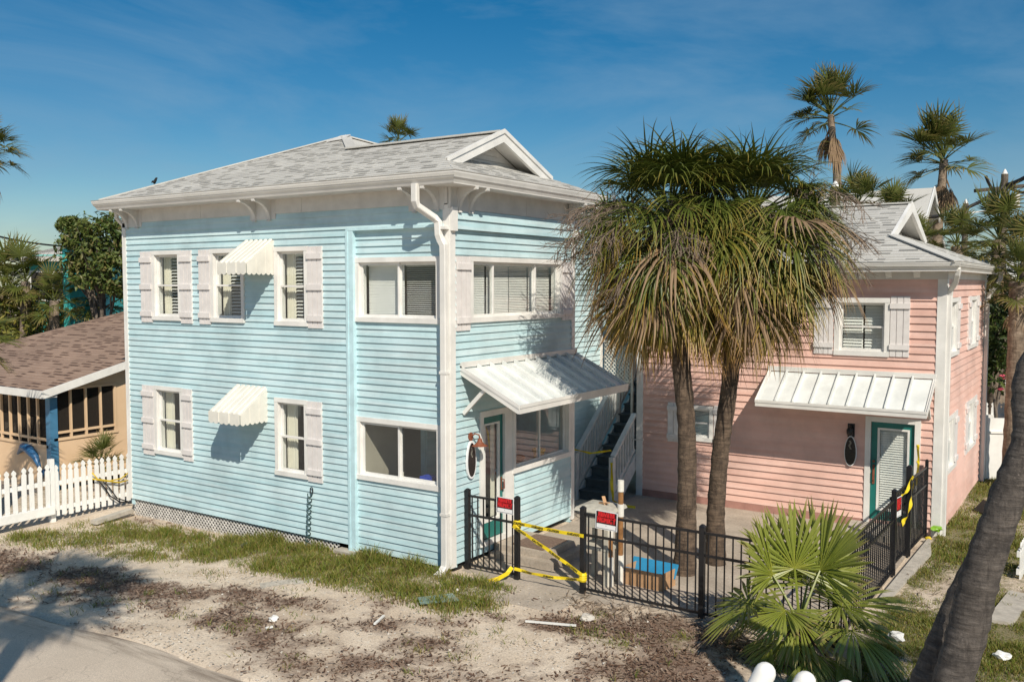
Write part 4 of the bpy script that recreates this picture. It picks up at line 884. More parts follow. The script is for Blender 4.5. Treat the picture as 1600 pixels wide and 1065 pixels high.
rail(SX0 - .02, SY0 - .08, SY0 + NS * RU, .82, (SY0 - .12, SY0 + 1.75))
rail(SX1 + .05, SY0 - .08, SY0 + .85, .82, (SY0 - .12,))
YL = SY0 + NS * RU
m = MB(); m.box(SX0 - .30, SX1 + .05, YL, YL + .45, NS * RI - .06, NS * RI); m.build('landing', 'deck_paint', st)
for x in (SX0 - .28, SX1 + .02):
    m = MB(); m.box(x - .04, x + .04, YL + .22, YL + .30, 0, 3.05); m.build('newel_post', 'rail_paint', st)
FLt = FY(6.86)
lattice(st, FLt, -1.06, -0.42, 2.25, 3.04, 0.085, 0.022, 0.0, 'lattice_shade', name='lattice_panel')
m = MB(FLt); m.box(-1.08, -0.38, -.012, .026, 3.04, 3.09); m.box(-.42, -.37, -.012, .03, 1.5, 3.04); m.box(-1.08, -.42, -.012, .026, 2.20, 2.25); m.build('lattice_frame', 'lattice_shade', st)
m = MB(); m.beam((0.02, 5.98, 1.16), (0.34, 5.86, 1.20), .03, .02); m.build('rail_bracket', 'rail_paint', st)

# ================================================================ GATE STEP, MATS, YARD THINGS
s1 = thing('entry_step', 'two-tier concrete doorstep before the blue house door', 'step', (0.6, 1.4, 0))
m = MB(); m.box(0.05, 1.18, 0.95, 2.05, 0.0, 0.11); m.build('lower_tier', 'concrete', s1)
m = MB(); m.box(0.04, 1.02, 1.08, 1.95, 0.11, 0.21); m.build('upper_tier', 'concrete', s1)
m = MB(); m.poly([(0.30, 1.18, 0.222), (0.90, 1.14, 0.222), (0.93, 1.84, 0.222), (0.33, 1.86, 0.222)], (0, 0, -1), 0.010); m.build('door_mat', 'mat_brown', None, label='worn brown doormat on the concrete doorstep of the blue house', category='mat')
# fish-cleaning stand with pipes
fs_ = thing('cleaning_stand', 'weathered cream plastic stand with peaked lid behind the black fence', 'stand', (2.0, 0.98, 0))
for x, y in ((1.80, 0.78), (2.18, 0.78), (1.80, 1.14), (2.18, 1.14)):
    m = MB(); m.hexa([(x - .035, y - .035, 0), (x + .035, y - .035, 0), (x + .035, y + .035, 0), (x - .035, y + .035, 0), (x - .028, y - .028, .96), (x + .028, y - .028, .96), (x + .028, y + .028, .96), (x - .028, y + .028, .96)]); m.build('leg', 'old_plastic', fs_)
m = MB(); m.box(1.76, 2.22, .74, 1.18, .50, .535); m.build('shelf', 'old_plastic', fs_)
m = MB(); m.box(1.77, 2.20, .75, 1.17, .82, 1.05); m.build('bin_body', 'old_plastic', fs_)
m = MB(); m.hexa([(1.70, .68, 1.05), (2.28, .68, 1.05), (2.28, 1.24, 1.05), (1.70, 1.24, 1.05), (1.72, .70, 1.10), (2.26, .70, 1.10), (2.26, 1.22, 1.10), (1.72, 1.22, 1.10)]); m.hexa([(1.73, .71, 1.10), (2.25, .71, 1.10), (2.25, 1.21, 1.10), (1.73, 1.21, 1.10), (1.90, .86, 1.135), (2.1, .86, 1.135), (2.1, 1.06, 1.135), (1.90, 1.06, 1.135)]); m.build('lid', 'old_plastic', fs_)
m = MB(); m.beam((2.10, .9, 1.13), (2.03, .96, 1.24), .05, .010); m.beam((1.98, .95, 1.14), (2.15, .90, 1.17), .05, .012); m.build('debris', 'cardboard', fs_)
for x, y, h, q in ((2.30, 0.98, 1.50, 1), (2.22, 0.82, 0.86, 0)):
    r = thing('stand_pipe', ('tall' if q else 'short') + ' brown and white pipe standing against the cream plastic stand', 'pipe', (x, y, 0))
    m = MB(); m.tube([(x, y, 0), (x, y, .42)], .052, 14); m.build('base_sleeve', 'pipe_white', r, smooth=False)
    m = MB(); m.tube([(x, y, .42), (x, y, h - .16)], .038, 14); m.build('shaft', 'copper_pipe', r)
    m = MB(); m.tube([(x, y, h - .16), (x, y, h)], .046, 14); m.build('cap', 'pipe_white', r)
    if q:
        m = MB(); m.tube([(x, y, .98), (x, y, 1.16)], .048, 14); m.build('coupling', 'pipe_white', r)
# shallow box with blue lining
bx = thing('cardboard_box', 'open cardboard box lined with blue plastic behind the black fence', 'box', (2.62, 1.15, 0))
m = MB(); a = [(2.32, 1.02), (2.94, 1.0), (2.98, 1.36), (2.36, 1.38)]
for i in range(4):
    p, q = a[i], a[(i + 1) % 4]; m.beam((p[0], p[1], .12), (q[0], q[1], .12), .014, .24)
m.build('sides', 'cardboard', bx)
m = MB(); m.poly([(2.33, 1.03, .03), (2.93, 1.01, .03), (2.97, 1.35, .03), (2.37, 1.37, .03)], (0, 0, -1), .02); m.build('bottom', 'tarp_blue', bx)
m = MB(); m.poly([(2.30, 1.34, .10), (3.0, 1.32, .10), (3.03, 1.38, .30), (2.31, 1.41, .30)], (0, -1, .2), .012); m.poly([(2.34, 1.035, .06), (2.94, 1.012, .06), (2.95, 1.03, .235), (2.34, 1.05, .24)], (0, 1, 0), .006); m.build('lining', 'tarp_blue', bx)
# ================================================================ BLACK METAL FENCE
pk = {}
def shared(key, fn):
    if key not in pk: pk[key] = fn()
    return pk[key]
def bar_mesh(h): return shared(('bar', h), lambda: MB().box(-.008, .008, -.008, .008, 0, h).mesh('bar', 'black_metal'))
def metal_panel(name, label, p, q, h=1.12, z0=0.06, nb=None, group=None, rails=(0.07, 0.83, 1.12), gap=0.095):
    p = Vector((*p, 0)); q = Vector((*q, 0)); L = (q - p).length; d = (q - p).normalized(); ang = math.atan2(d.y, d.x)
    root = thing(name, label, 'fence', p, group)
    for r in rails:
        m = MB(); m.beam(p + Vector((0, 0, r)), q + Vector((0, 0, r)), .028, .032); m.build('rail', 'black_metal', root)
    n = nb or max(2, int(L / gap)); 
    for i in range(n):
        c = p + d * (L * (i + .5) / n); put('bar', bar_mesh(h - z0), root, (c.x, c.y, z0), (0, 0, ang))
    return root
def post_(label, x, y, h=1.2, s=.034, base=0.0):
    r = thing('fence_post', label, 'post', (x, y, base)); m = MB(); m.box(x - s, x + s, y - s, y + s, base, h); m.build('shaft', 'black_metal', r)
    m = MB(); m.hexa([(x - s - .006, y - s - .006, h), (x + s + .006, y - s - .006, h), (x + s + .006, y + s + .006, h), (x - s - .006, y + s + .006, h), (x - s * .4, y - s * .4, h + .03), (x + s * .4, y - s * .4, h + .03), (x + s * .4, y + s * .4, h + .03), (x - s * .4, y + s * .4, h + .03)]); m.build('cap', 'black_metal', r)
YF = 0.33
post_('black fence post against the corner of the blue house', 0.0 + .07, YF)
post_('black fence post with caution tape wrapped round it beside the blue house doorstep', 0.96, YF)
post_('black fence post with caution tape wrapped round it beside the cream plastic stand', 2.05, YF)
post_('black fence post in front of the two palm trunks', 3.79, YF)
post_('black corner fence post behind the fan palm shrub', 5.46, YF)
post_('black fence post at the foot of the side gate with the small red sign', 5.48, 3.55, h=1.26)
post_('tall black gate post tied with yellow tape before the teal door of the pink house', 5.48, 4.70, h=1.42, s=.04)
post_('slim black post against the pink house corner board', 5.52, 6.05, h=1.30, s=.025)
metal_panel('metal_fence', 'black metal fence section joined to the blue house corner, carrying a red sign', (0.10, YF), (0.93, YF), nb=8)
metal_panel('metal_fence', 'black metal fence section in front of the cream plastic stand, carrying a red sign', (2.08, YF), (3.76, YF), nb=15)
metal_panel('metal_fence', 'black metal fence section half hidden behind the fan palm shrub', (3.82, YF), (5.43, YF), nb=15)
metal_panel('metal_fence', 'black metal fence section running from the corner post towards the pink house door', (5.47, 0.37), (5.48, 3.52), nb=25)
metal_panel('metal_gate', 'black metal side gate facing the teal door of the pink house', (5.42, 3.60), (5.44, 4.66), nb=10)
metal_panel('metal_fence', 'short black metal fence section joined to the pink house corner', (5.48, 4.74), (5.52, 6.02), nb=12, h=1.2, rails=(0.07, 0.9, 1.2))
def sign(name, label, c, ang, w, h, yaw_tilt=0.0):
    """red notice: white plate, black and red panel, lettering"""
    root = thing(name, label, 'sign', c); C = Vector(c); M = Matrix.Translation(C) @ Matrix.Rotation(ang, 4, 'Z') @ Matrix.Rotation(yaw_tilt, 4, 'Y')
    tf = lambda x, y, z: tuple(M @ Vector((x, y, z)))
    m = MB(tf); m.box(-w / 2, w / 2, -.004, .004, -h / 2, h / 2); m.build('plate', 'sign_white', root)
    b = .010
    m = MB(tf); m.box(-w / 2 + b, w / 2 - b, -.0055, -.0041, -h / 2 + b, h / 2 - b); m.build('border', 'sign_black', root)
    m = MB(tf); m.box(-w / 2 + 2 * b, w / 2 - 2 * b, -.007, -.0056, -h / 2 + 1.6 * b, -h / 2 + h * .30); m.build('white_strip', 'sign_white', root)
    for body, zc in (('PRIVATE', h * .27), ('PROPERTY', h * 0.015)):
        me = text_mesh(body, h * .37, 'sign_red', 0.008, (w * .92) / (len(body) * h * .37 * .66))
        me.transform(M @ Matrix.Translation((0, -.0075, zc)) @ Matrix.Rotation(math.pi / 2, 4, 'X')); put('lettering', me, root)
    me = text_mesh('6', h * .1, 'sign_black'); me.transform(M @ Matrix.Translation((0, -.0078, -h * .28)) @ Matrix.Rotation(math.pi / 2, 4, 'X')); put('lettering', me, root)
    # red field behind the letters
    m = MB(tf); m.box(-w / 2 + 1.5 * b, w / 2 - 1.5 * b, -.0065, -.0056, -h / 2 + h * .31, h / 2 - 1.5 * b); m.build('notice_field', 'sign_dark_red', root)
simple('sign_dark_red', (0.035, 0.003, 0.004), 0.5, 0.08, 9)
sign('notice_sign', 'red PRIVATE PROPERTY sign hung on the fence section joined to the blue house', (0.77, YF - .035, 1.07), 0.0, .30, .235, 0.02)
sign('notice_sign', 'red PRIVATE PROPERTY sign hung on the fence before the cream plastic stand', (2.43, YF - .035, 1.085), 0.0, .33, .255, 0.03)
sign('notice_sign', 'small red and white sign on the black side gate', (5.50, 3.75, 0.98), R_(82), .26, .30)
# caution tape
def tape(name, label, pts, width=.07, txt='CAUTION', rep=5, twist=0.0, up=(0, 0, 1), facing=(0, -1, 0), tscale=.8):
    root = thing(name, label, 'tape', pts[0]); P = [Vector(p) for p in pts]
    # resample
    Q = []; 
    for i in range(len(P) - 1):
        n = max(2, int((P[i + 1] - P[i]).length / .05))
        for k in range(n): Q.append(P[i].lerp(P[i + 1], k / n))
    Q.append(P[-1]); m = MB(); vs_ = []; N = len(Q)
    for i, p in enumerate(Q):
        d = (Q[min(i + 1, N - 1)] - Q[max(i - 1, 0)]).normalized(); f = Vector(facing); u = d.cross(f); u = u.normalized() if u.length > .05 else Vector(up)
        if u.z < 0: u = -u
        tw = twist * math.sin(i * .55) + .1 * math.sin(i * 1.3); u = (u * math.cos(tw) + f * math.sin(tw)); off = f * .006 * math.sin(i * .9)
        vs_ += [p - u * width / 2 + off, p + u * width / 2 + off]
    m.add(vs_, [(2 * i, 2 * i + 2, 2 * i + 3, 2 * i + 1) for i in range(N - 1)]); T = m.build('ribbon', 'tape_yellow', root, recalc=False)
    L = sum((Q[i + 1] - Q[i]).length for i in range(N - 1))
    if txt:
        words = txt.split('|')
        for k in range(rep):
            me = text_mesh(words[k % len(words)], width * tscale, 'sign_black', 0.0022)
            s = (k + .5) / rep; i = min(N - 2, int(s * (N - 1))); p = Q[i]; d = (Q[min(N - 1, i + 3)] - Q[max(0, i - 3)]).normalized(); f = Vector(facing)
            if d.dot(Vector((1, 0, 0)) if abs(f.y) > .5 else Vector((0, 1, 0))) < 0: d = -d
            u = f.cross(d) * -1; u = d.cross(f) * -1
            u = (f.cross(d)).normalized()
            if u.z < 0: u = -u
            Mx = Matrix((d, u, f)).transposed().to_4x4(); Mx.translation = p + f * .012
            me.transform(Mx); put('lettering', me, root)
yt = YF - .05
tape('caution_tape', 'taut yellow caution tape stretched level across the gate opening', [(0.93, yt, .845), (1.5, yt - .01, .83), (2.09, yt, .825)], .052, 'CAUTION|CUIDADO', 4)
tape('caution_tape', 'yellow caution tape sloping down across the gate opening', [(0.93, yt - .02, .80), (1.5, yt - .03, .56), (2.06, yt - .02, .29)], .052, 'CUIDADO|CAUTION', 4)
tape('caution_tape', 'sagging yellow caution tape low across the gate opening', [(2.09, yt - .04, .22), (1.6, yt - .04, .17), (1.25, yt - .05, .17), (0.98, yt - .06, .19)], .045, 'CAUTION|CUIDADO', 3, .35)
tape('caution_tape', 'loose end of yellow caution tape trailing onto the ground by the gate post', [(0.95, yt - .07, .21), (0.90, yt - .12, .12), (0.80, yt - .2, .05), (0.70, yt - .32, .02)], .06, '', 0, .4)
for x, zz in ((0.96, .83), (2.05, .25)):
    m = MB(); vs_ = []; n = 12
    m2 = thing('caution_tape', 'knot of yellow caution tape round the post beside the ' + ('blue house doorstep' if x < 1 else 'cream plastic stand'), 'tape', (x, YF, zz))
    for k in range(3):
        m.lathe((x, YF, zz - .05 + k * .03), [(.05, -.03), (.062, 0), (.05, .035)], 10)
    m.build('wrap', 'tape_yellow', m2)
tape('caution_tape', 'yellow tape slung across the foot of the outdoor stairs', [(-.78, SY0 - .15, 1.02), (-.4, SY0 - .17, .98), (0.05, SY0 - .15, 1.08)], .045, '', 0, .9)
tape('caution_tape', 'strip of yellow tape hanging on the right stair railing', [(0.08, SY0 - .2, .85), (0.09, SY0 - .2, .45), (0.12, SY0 - .2, .12), (0.3, SY0 - .15, .02), (.55, SY0 - .1, .02)], .06, '', 0, .6)
tape('caution_tape', 'bow of yellow tape tied between the side gate and tall gate post', [(5.50, 3.95, 1.10), (5.52, 4.3, 1.12), (5.53, 4.62, 1.28), (5.53, 4.70, 1.24)], .06, '', 0, .5, facing=(1, 0, 0))
tape('caution_tape', 'drooping loop of yellow tape below the tall gate post', [(5.54, 4.68, 1.22), (5.56, 4.5, .98), (5.56, 4.15, .75), (5.55, 3.8, .72)], .08, '', 0, .4, facing=(1, 0, 0))
tape('caution_tape', 'strip of yellow tape hanging down the teal door frame of the pink house', [(5.36, YP - .05, 1.55), (5.37, YP - .05, 1.2), (5.35, YP - .05, .85)], .05, '', 0, .7)
tape('caution_tape', 'yellow tape hanging inside the porch window of the blue house', [(-1.2, 2.45, 2.2), (-1.2, 2.5, 1.9), (-1.2, 2.68, 1.62), (-1.2, 2.74, 1.2)], .05, '', 0, .5, facing=(1, 0, 0))

# ================================================================ WHITE PICKET FENCE
def picket_mesh(h, w=.085, th=.02):
    def f():
        pr = [(-w / 2, 0), (w / 2, 0), (w / 2, h - .14), (w * .30, h - .115), (w * .32, h - .095), (w * .5, h - .075), (w * .46, h - .045), (0, h), (-w * .46, h - .045), (-w * .5, h - .075), (-w * .32, h - .095), (-w * .30, h - .115), (-w / 2, h - .14)]
        return MB().poly([(0, x, z) for x, z in pr], (1, 0, 0), th).mesh('picket', 'fence_white')
    return shared(('picket', h, w), f)
def picket_fence(label, x0, y0, x1, y1, h, n, base, rails=(0.14, .62), name='picket_fence', w=.085):
    r = thing(name, label, 'fence', (x0, y0, base)); ang = math.atan2(y1 - y0, x1 - x0) - math.pi / 2; rnd = random.Random(n)
    for i in range(n):
        t_ = (i + .5) / n; put('picket', picket_mesh(h, w), r, (x0 + (x1 - x0) * t_, y0 + (y1 - y0) * t_, base + rnd.uniform(-.012, .012)), (rnd.uniform(-.02, .02), 0, ang))
    d = Vector((x1 - x0, y1 - y0, 0)).normalized(); nrm = Vector((-d.y, d.x, 0)) * .02
    for z in rails:
        m = MB(); m.beam(Vector((x0, y0, base + z)) + nrm, Vector((x1, y1, base + z)) + nrm, .035, .08); m.build('rail', 'fence_white', r)
    return r
picket_fence('white picket fence between the blue house corner and the picket gate', -8.55, -1.18, -8.50, 0.42, 0.98, 12, -0.10)
pg_ = picket_fence('white picket gate with thick bottom board beyond the picket fence', -8.50, -2.75, -8.50, -1.24, 0.98, 10, -0.06, name='picket_gate')
m = MB(); m.box(-8.46, -8.42, -2.75, -1.22, -0.03, 0.12); m.build('bottom_board', 'fence_white', pg_)
m = MB(); m.box(-8.60, -8.51, -1.25, -1.16, -0.25, .98); m.poly([(-8.60, -1.25, .98), (-8.51, -1.25, .98), (-8.51, -1.16, .98), (-8.60, -1.16, .98)], (0, 0, 1), .02); m.build('gate_post', 'fence_white', pg_)
# hose and rope on the fence
h1 = thing('garden_hose', 'dark hose draped down the picket fence near the blue house', 'hose', (-8.45, 0.2, -.1)); m = MB(); m.tube([(-8.44, -.35, .48), (-8.42, -.22, .30), (-8.42, -.1, .10), (-8.40, .1, -.06), (-8.38, .35, -.12), (-8.2, .5, -.14)], .014, 8); m.tube([(-8.44, -.30, .50), (-8.42, -.12, .28), (-8.41, .05, .02), (-8.40, .3, -.1)], .012, 8); m.build('hose_line', 'wire_black', h1, smooth=True)
h2 = thing('yellow_rope', 'yellow rope looped over the picket fence near the blue house', 'rope', (-8.45, 0.1, .4)); m = MB(); m.tube([(-8.44, -.45, .62), (-8.42, -.35, .48), (-8.42, -.1, .40), (-8.42, .15, .40), (-8.43, .35, .50)], .014, 8); m.tube([(-8.43, -.45, .50), (-8.42, -.2, .42), (-8.42, .1, .33), (-8.43, .38, .34)], .014, 8); m.build('rope_line', 'rope_yellow', h2, smooth=True)
# ---- plant hanger with a coiled chain at the blue wall
ch = thing('coiled_chain', 'dark green twisted chain hanging on the blue wall under a shutter', 'chain', (-2.86, -0.07, 0)); m = MB()
m.tube([(-2.84 + .03 * math.sin(a), -.05, .90 + .055 * math.cos(a)) for a in [i * .45 for i in range(14)]], .009, 6); m.build('hook', 'wire_black', ch, smooth=True)
m = MB()
for ph in (0, math.pi): m.tube([(-2.86 - .06 * i / 70 + .04 * math.cos(i * .42 + ph), -.07 + .03 * math.sin(i * .42 + ph), .85 - i * .0125) for i in range(70)], .0085, 6)
m.build('twist', 'bottle_green', ch, smooth=True) if 'bottle_green' in MATS else (simple('bottle_green', (0.02, 0.055, 0.045), .5), m.build('twist', 'bottle_green', ch, smooth=True))
# ---- loose things on the sand
def slab_thing(name, label, cat, pts, z, th, mat):
    c = sum((Vector((*p, 0)) for p in pts), Vector()) / len(pts); o = MB().poly([(p[0], p[1], z) for p in pts], (0, 0, -1), th).build(name, mat, None, label=label, category=cat); return o
slab_thing('stone_slab', 'flat pale concrete slab lying on the sand at the edge of the grass', 'slab', [(-2.05, -1.85), (-1.82, -2.02), (-1.42, -1.35), (-1.66, -1.22)], -.005, .09, 'slab_stone')
slab_thing('glass_sheet', 'grey green sheet of glass lying in the grass near the downspout', 'glass', [(0.33, -1.18), (0.52, -1.35), (0.86, -0.95), (0.62, -0.78)], .05, .012, 'green_glass')
m = MB(); m.beam((-7.62, -.95, -.13), (-7.75, -0.10, -.10), .16, .07); m.build('timber_plank', 'slab_stone', None, label='pale plank lying from the lattice skirt corner of the blue house onto the sand', category='plank')
slab_thing('paving_slab', 'weathered long concrete slab lying in the grass behind the leaning trunk', 'slab', [(6.86, 2.15), (7.15, 2.2), (7.30, 3.5), (7.0, 3.55)], .06, .1, 'slab_stone')
m = MB(); m.poly([(5.56, 2.2, .01), (5.68, 2.2, .01), (5.80, 4.9, .01), (5.62, 5.9, .01)], (0, 0, 1), .05); m.build('kerb', 'slab_stone', None, kind='structure')
for i, (x, y, a, l, lab) in enumerate(((0.42, -2.05, 1.9, .30, 'thin white stick lying on the open sand'), (2.3, -0.95, .35, .65, 'long pale stick lying by the brush before the gate'), (-.55, -3.0, 1.2, .09, 'tiny white tube on the brown mulch'))):
    m = MB(); d = Vector((math.cos(a), math.sin(a), 0)) * l / 2; c = Vector((x, y, gz(x, y) + .03)); m.beam(c - d, c + d, .03, .02); m.build('white_stick', 'litter_white', None, label=lab, category='stick')
def crumple(name, label, c, s, mat, seed):
    rnd = random.Random(seed); bm = bmesh.new(); bmesh.ops.create_icosphere(bm, subdivisions=2, radius=s)
    for v in bm.verts: v.co *= rnd.uniform(.6, 1.25); v.co.z *= .5; v.co += Vector(c)
    me = bpy.data.meshes.new(name); bm.to_mesh(me); bm.free(); me.materials.append(MATS[mat]); return put(name, me, None, label=label, category='litter')
crumple('crumpled_paper', 'crumpled white scrap on the brown mulch by the road', (-.75, -2.75, .02), .07, 'litter_white', 1)
crumple('crumpled_bag', 'crumpled white bag in the grass right of the fan palm shrub', (6.02, .95, .05), .10, 'litter_white', 2)
crumple('crumpled_bottle', 'crushed clear bottle on the lawn right of the leaning trunk', (7.15, 1.0, .05), .09, 'litter_white', 3)
crumple('crumpled_cloth', 'dark green rag on the grass by the lattice skirt', (-3.95, -.42, -.12), .14, 'bottle_green', 4)
crumple('stone_lump', 'small pale stone on the brush before the gate post', (2.6, -.55, .04), .09, 'shell_chip', 5)
crumple('tennis_ball', 'yellow ball beside the pink house corner board', (5.62, 5.75, .06), .055, 'ball_yellow', 6)
crumple('plant_tuft', 'bright green tuft beside the pink house corner board', (5.70, 6.0, .18), .11, 'lime_plastic', 7)
m = MB(); m.poly([(5.98, 8.45, .03), (6.32, 8.05, .03), (6.46, 8.25, .20), (6.12, 8.65, .20)], (0, 0, -1), .02); m.build('dark_board', 'dark_void', None, label='dark board propped in the lawn beside the pink side wall', category='board')
# ================================================================ PALMS
def fan_frond(name, mat, elev, Lp, R, nseg, half, hang, split, fold, seed, dry=0.0, ns=6, cup=0.25, petr=(.022, .012), arch=.25, irregular=.15, wmul=1.0, wind=(0, 0, 0), backtilt=0.0):
    rnd = random.Random(seed); m = MB(); wind = Vector(wind)
    p = Vector((math.cos(elev), 0, math.sin(elev))); Y = Vector((0, 1, 0)); path = []; pos = Vector((0, 0, 0)); d = p.copy(); k = 6
    for i in range(k + 1):
        path.append(pos.copy()); d = (d + Vector((0, 0, -1)) * arch / k + wind * .3 / k).normalized(); pos = pos + d * (Lp / k)
    hub = path[-1]; q = MB(); q.tube(path, [petr[0] + (petr[1] - petr[0]) * i / k for i in range(k + 1)], 5)
    m.add(q.v, q.f, (0.3, 0.5, dry + .15))
    n_ = d.cross(Y).normalized()
    if n_.z < 0: n_ = -n_
    d = (d * math.cos(backtilt) - n_ * math.sin(backtilt)).normalized(); n_ = d.cross(Y).normalized(); n_ = n_ if n_.z >= 0 else -n_
    da = 2 * half / nseg
    for j in range(nseg):
        a = -half + da * (j + .5); L = R * (1 - .22 * (abs(a) / half) ** 2) * rnd.uniform(1 - irregular, 1 + irregular * .4); g = rnd.random()
        d0 = (d * math.cos(a) + Y * math.sin(a) + n_ * cup * (abs(math.sin(a)) ** 1.5) + Vector((rnd.gauss(0, .03), rnd.gauss(0, .03), rnd.gauss(0, .04)))).normalized()
        pos = hub.copy(); dr = d0.copy(); rows = []; hg = hang * rnd.uniform(.75, 1.3)
        for i in range(ns + 1):
            s = i / ns
            if s <= split: w = 2 * L * s * math.tan(da / 2) * 1.04
            else: w = 2 * L * split * math.tan(da / 2) * 1.04 * max(0.0, (1 - (s - split) / (1 - split))) ** .8
            w = max(w * wmul if s > split else w, .0015); sd = dr.cross(n_); sd = sd.normalized() if sd.length > 1e-3 else Y
            fo = fold * w * (1 if j % 2 else 1)
            rows.append((pos - sd * w / 2, pos + n_ * fo, pos + sd * w / 2, s))
            dr = (d0 + Vector((0, 0, -1)) * hg * (s ** 1.4) + wind * (s * .9) + Vector((rnd.gauss(0, .02), rnd.gauss(0, .02), 0))).normalized()
            pos = pos + dr * (L / ns)
        b = len(m.v)
        for l, c, r, s in rows:
            m.v += [tuple(l), tuple(c), tuple(r)]; m.c += [(s, g, dry)] * 3
        for i in range(ns):
            o = b + i * 3; m.f += [(o, o + 1, o + 4, o + 3), (o + 1, o + 2, o + 5, o + 4)]
    return m.mesh(name, mat, smooth=False, recalc=False)
def trunk_mesh(m, path, rads, n=14, seed=1, rough=.06, step=.09):
    rnd = random.Random(seed); P = [Vector(p) for p in path]; Q = []; Rr = []
    for i in range(len(P) - 1):
        k = max(2, int((P[i + 1] - P[i]).length / step))
        for j in range(k):
            t_ = j / k; a = P[max(i - 1, 0)]; b = P[i]; c = P[i + 1]; e = P[min(i + 2, len(P) - 1)]
            Q.append(.5 * ((2 * b) + (c - a) * t_ + (2 * a - 5 * b + 4 * c - e) * t_ * t_ + (3 * b - a - 3 * c + e) * t_ ** 3)); Rr.append(rads[i] + (rads[i + 1] - rads[i]) * t_)
    Q.append(P[-1]); Rr.append(rads[-1])
    Rr = [r * (1 + rough * .6 * math.sin(i * 2.2) + rnd.uniform(-rough, rough) * .5) for i, r in enumerate(Rr)]
    m.tube(Q, Rr, n, jitter=rough, rnd=rnd)
SAB = {}
def sabal_set():
    spec = [(1.25, .45, .95, .75, .0), (0.95, .60, 1.02, 1.1, .0), (.62, .76, 1.05, 1.55, .02), (.30, .90, 1.02, 1.9, .10), (0.0, 1.0, 1.1, 2.4, .34), (-.35, .92, 1.1, 2.9, .62), (-.75, .75, 1.0, 3.2, .9)]
    for i, (el, lp, r, hg, dry) in enumerate(spec):
        SAB[i] = [fan_frond('frond', 'sabal_leaf', el, lp, r, 40, R_(122), hg, .40 if i < 3 else .32, .14, 31 * i + k, dry, ns=6, cup=.55, irregular=.34, wmul=.8, backtilt=.15 if i < 3 else .35) for k in range(3)]
sabal_set()
def flower_stalk(name, seed, L=1.5):
    rnd = random.Random(seed); m = MB(); pos = Vector((0, 0, 0)); d = Vector((1, 0, .55)).normalized(); path = [pos.copy()]
    for i in range(9):
        d = (d + Vector((0, 0, -.16)) + Vector((0, rnd.gauss(0, .05), 0))).normalized(); pos = pos + d * L / 9; path.append(pos.copy())
        if i > 2:
            for k in range(9):
                e = (d * .5 + Vector((rnd.gauss(0, .7), rnd.gauss(0, .7), rnd.gauss(-.35, .5)))).normalized(); q = [pos.copy()]; pp = pos.copy()
                for s in range(4):
                    e = (e + Vector((rnd.gauss(0, .3), rnd.gauss(0, .3), -.22))).normalized(); pp = pp + e * rnd.uniform(.05, .10); q.append(pp.copy())
                    if s > 0:
                        ee = (e + Vector((rnd.gauss(0, .7), rnd.gauss(0, .7), rnd.gauss(0, .6)))).normalized(); m.tube([pp, pp + ee * rnd.uniform(.06, .15)], [.003, .0015], 3, cap=False)
                m.tube(q, .0042, 3, cap=False)
    m.tube(path, [.016 - .0013 * i for i in range(len(path))], 5); return m.mesh(name, 'twig', recalc=False)
DEADS = [fan_frond('dead_frond', 'dead_leaf', -.25 - .3 * k, .55, .8, 20, R_(80), 3.0, .3, .25, 500 + k, .5, ns=5, irregular=.35) for k in range(3)]
STALK = [flower_stalk('old_flower_stalk', s) for s in (1, 2, 3)]
def sabal_palm(label, base, path, rads, crown, seed, counts, scale=1.0, squash=1.0):
    rnd = random.Random(seed); root = thing('cabbage_palm', label, 'palm tree', base, 'twin palms with shaggy crowns in the yard')
    m = MB(); trunk_mesh(m, path, rads, 14, seed); m.build('trunk', 'sabal_bark', root, smooth=True)
    m = MB()       # leaf bases round the upper trunk
    c = Vector(crown)
    for i in range(46):
        a = rnd.uniform(0, 6.28); z = rnd.uniform(-1.3, -.1); o = Vector((math.cos(a), math.sin(a), 0)); p = c + Vector((0, 0, z)) + o * rads[-1] * .8
        m.beam(p, p + o * .16 + Vector((0, 0, .22)), .07, .02)
    m.build('leaf_base', 'twig_dark', root)
    for k, n in counts.items():
        ph = rnd.uniform(0, 6.28)
        for i in range(n):
            a = ph + 6.283 * i / n + rnd.gauss(0, .18); s = scale * rnd.uniform(.86, 1.12)
            z = {0: .18, 1: .1, 2: 0.0, 3: -.12, 4: -.28, 5: -.58, 6: -1.0}[k]
            put('frond', rnd.choice(SAB[k]), root, (c.x + .08 * math.cos(a), c.y + .08 * math.sin(a), c.z + z * squash + rnd.uniform(-.08, .08)), (rnd.gauss(0, .22), rnd.gauss(0, .17), a), (s, s, s))
    for i in range(16):
        a = rnd.uniform(0, 6.28); s = rnd.uniform(1.1, 1.5); put('dead_frond', rnd.choice(DEADS), root, (c.x + .25 * math.cos(a), c.y + .25 * math.sin(a), c.z - rnd.uniform(.1, .8)), (rnd.gauss(0, .2), rnd.gauss(0, .25), a), (s, s, s))
    for i in range(22):
        a = rnd.uniform(0, 6.28); s = rnd.uniform(.9, 1.15); put('old_flower_stalk', rnd.choice(STALK), root, (c.x, c.y, c.z - rnd.uniform(-.1, .6)), (0, rnd.uniform(-.45, .25), a), (s, s, s))
    return root
sabal_palm('shaggy cabbage palm with straight trunk nearer the gate', (2.88, 1.93, 0), [(2.88, 1.93, -.1), (2.90, 1.95, 1.0), (2.86, 2.0, 2.2), (2.72, 2.05, 3.4), (2.62, 2.1, 5.1)], [.175, .142, .132, .137, .12], (2.52, 2.1, 5.32), 5, {0: 8, 1: 12, 2: 15, 3: 18, 4: 21, 5: 26, 6: 30}, .89)
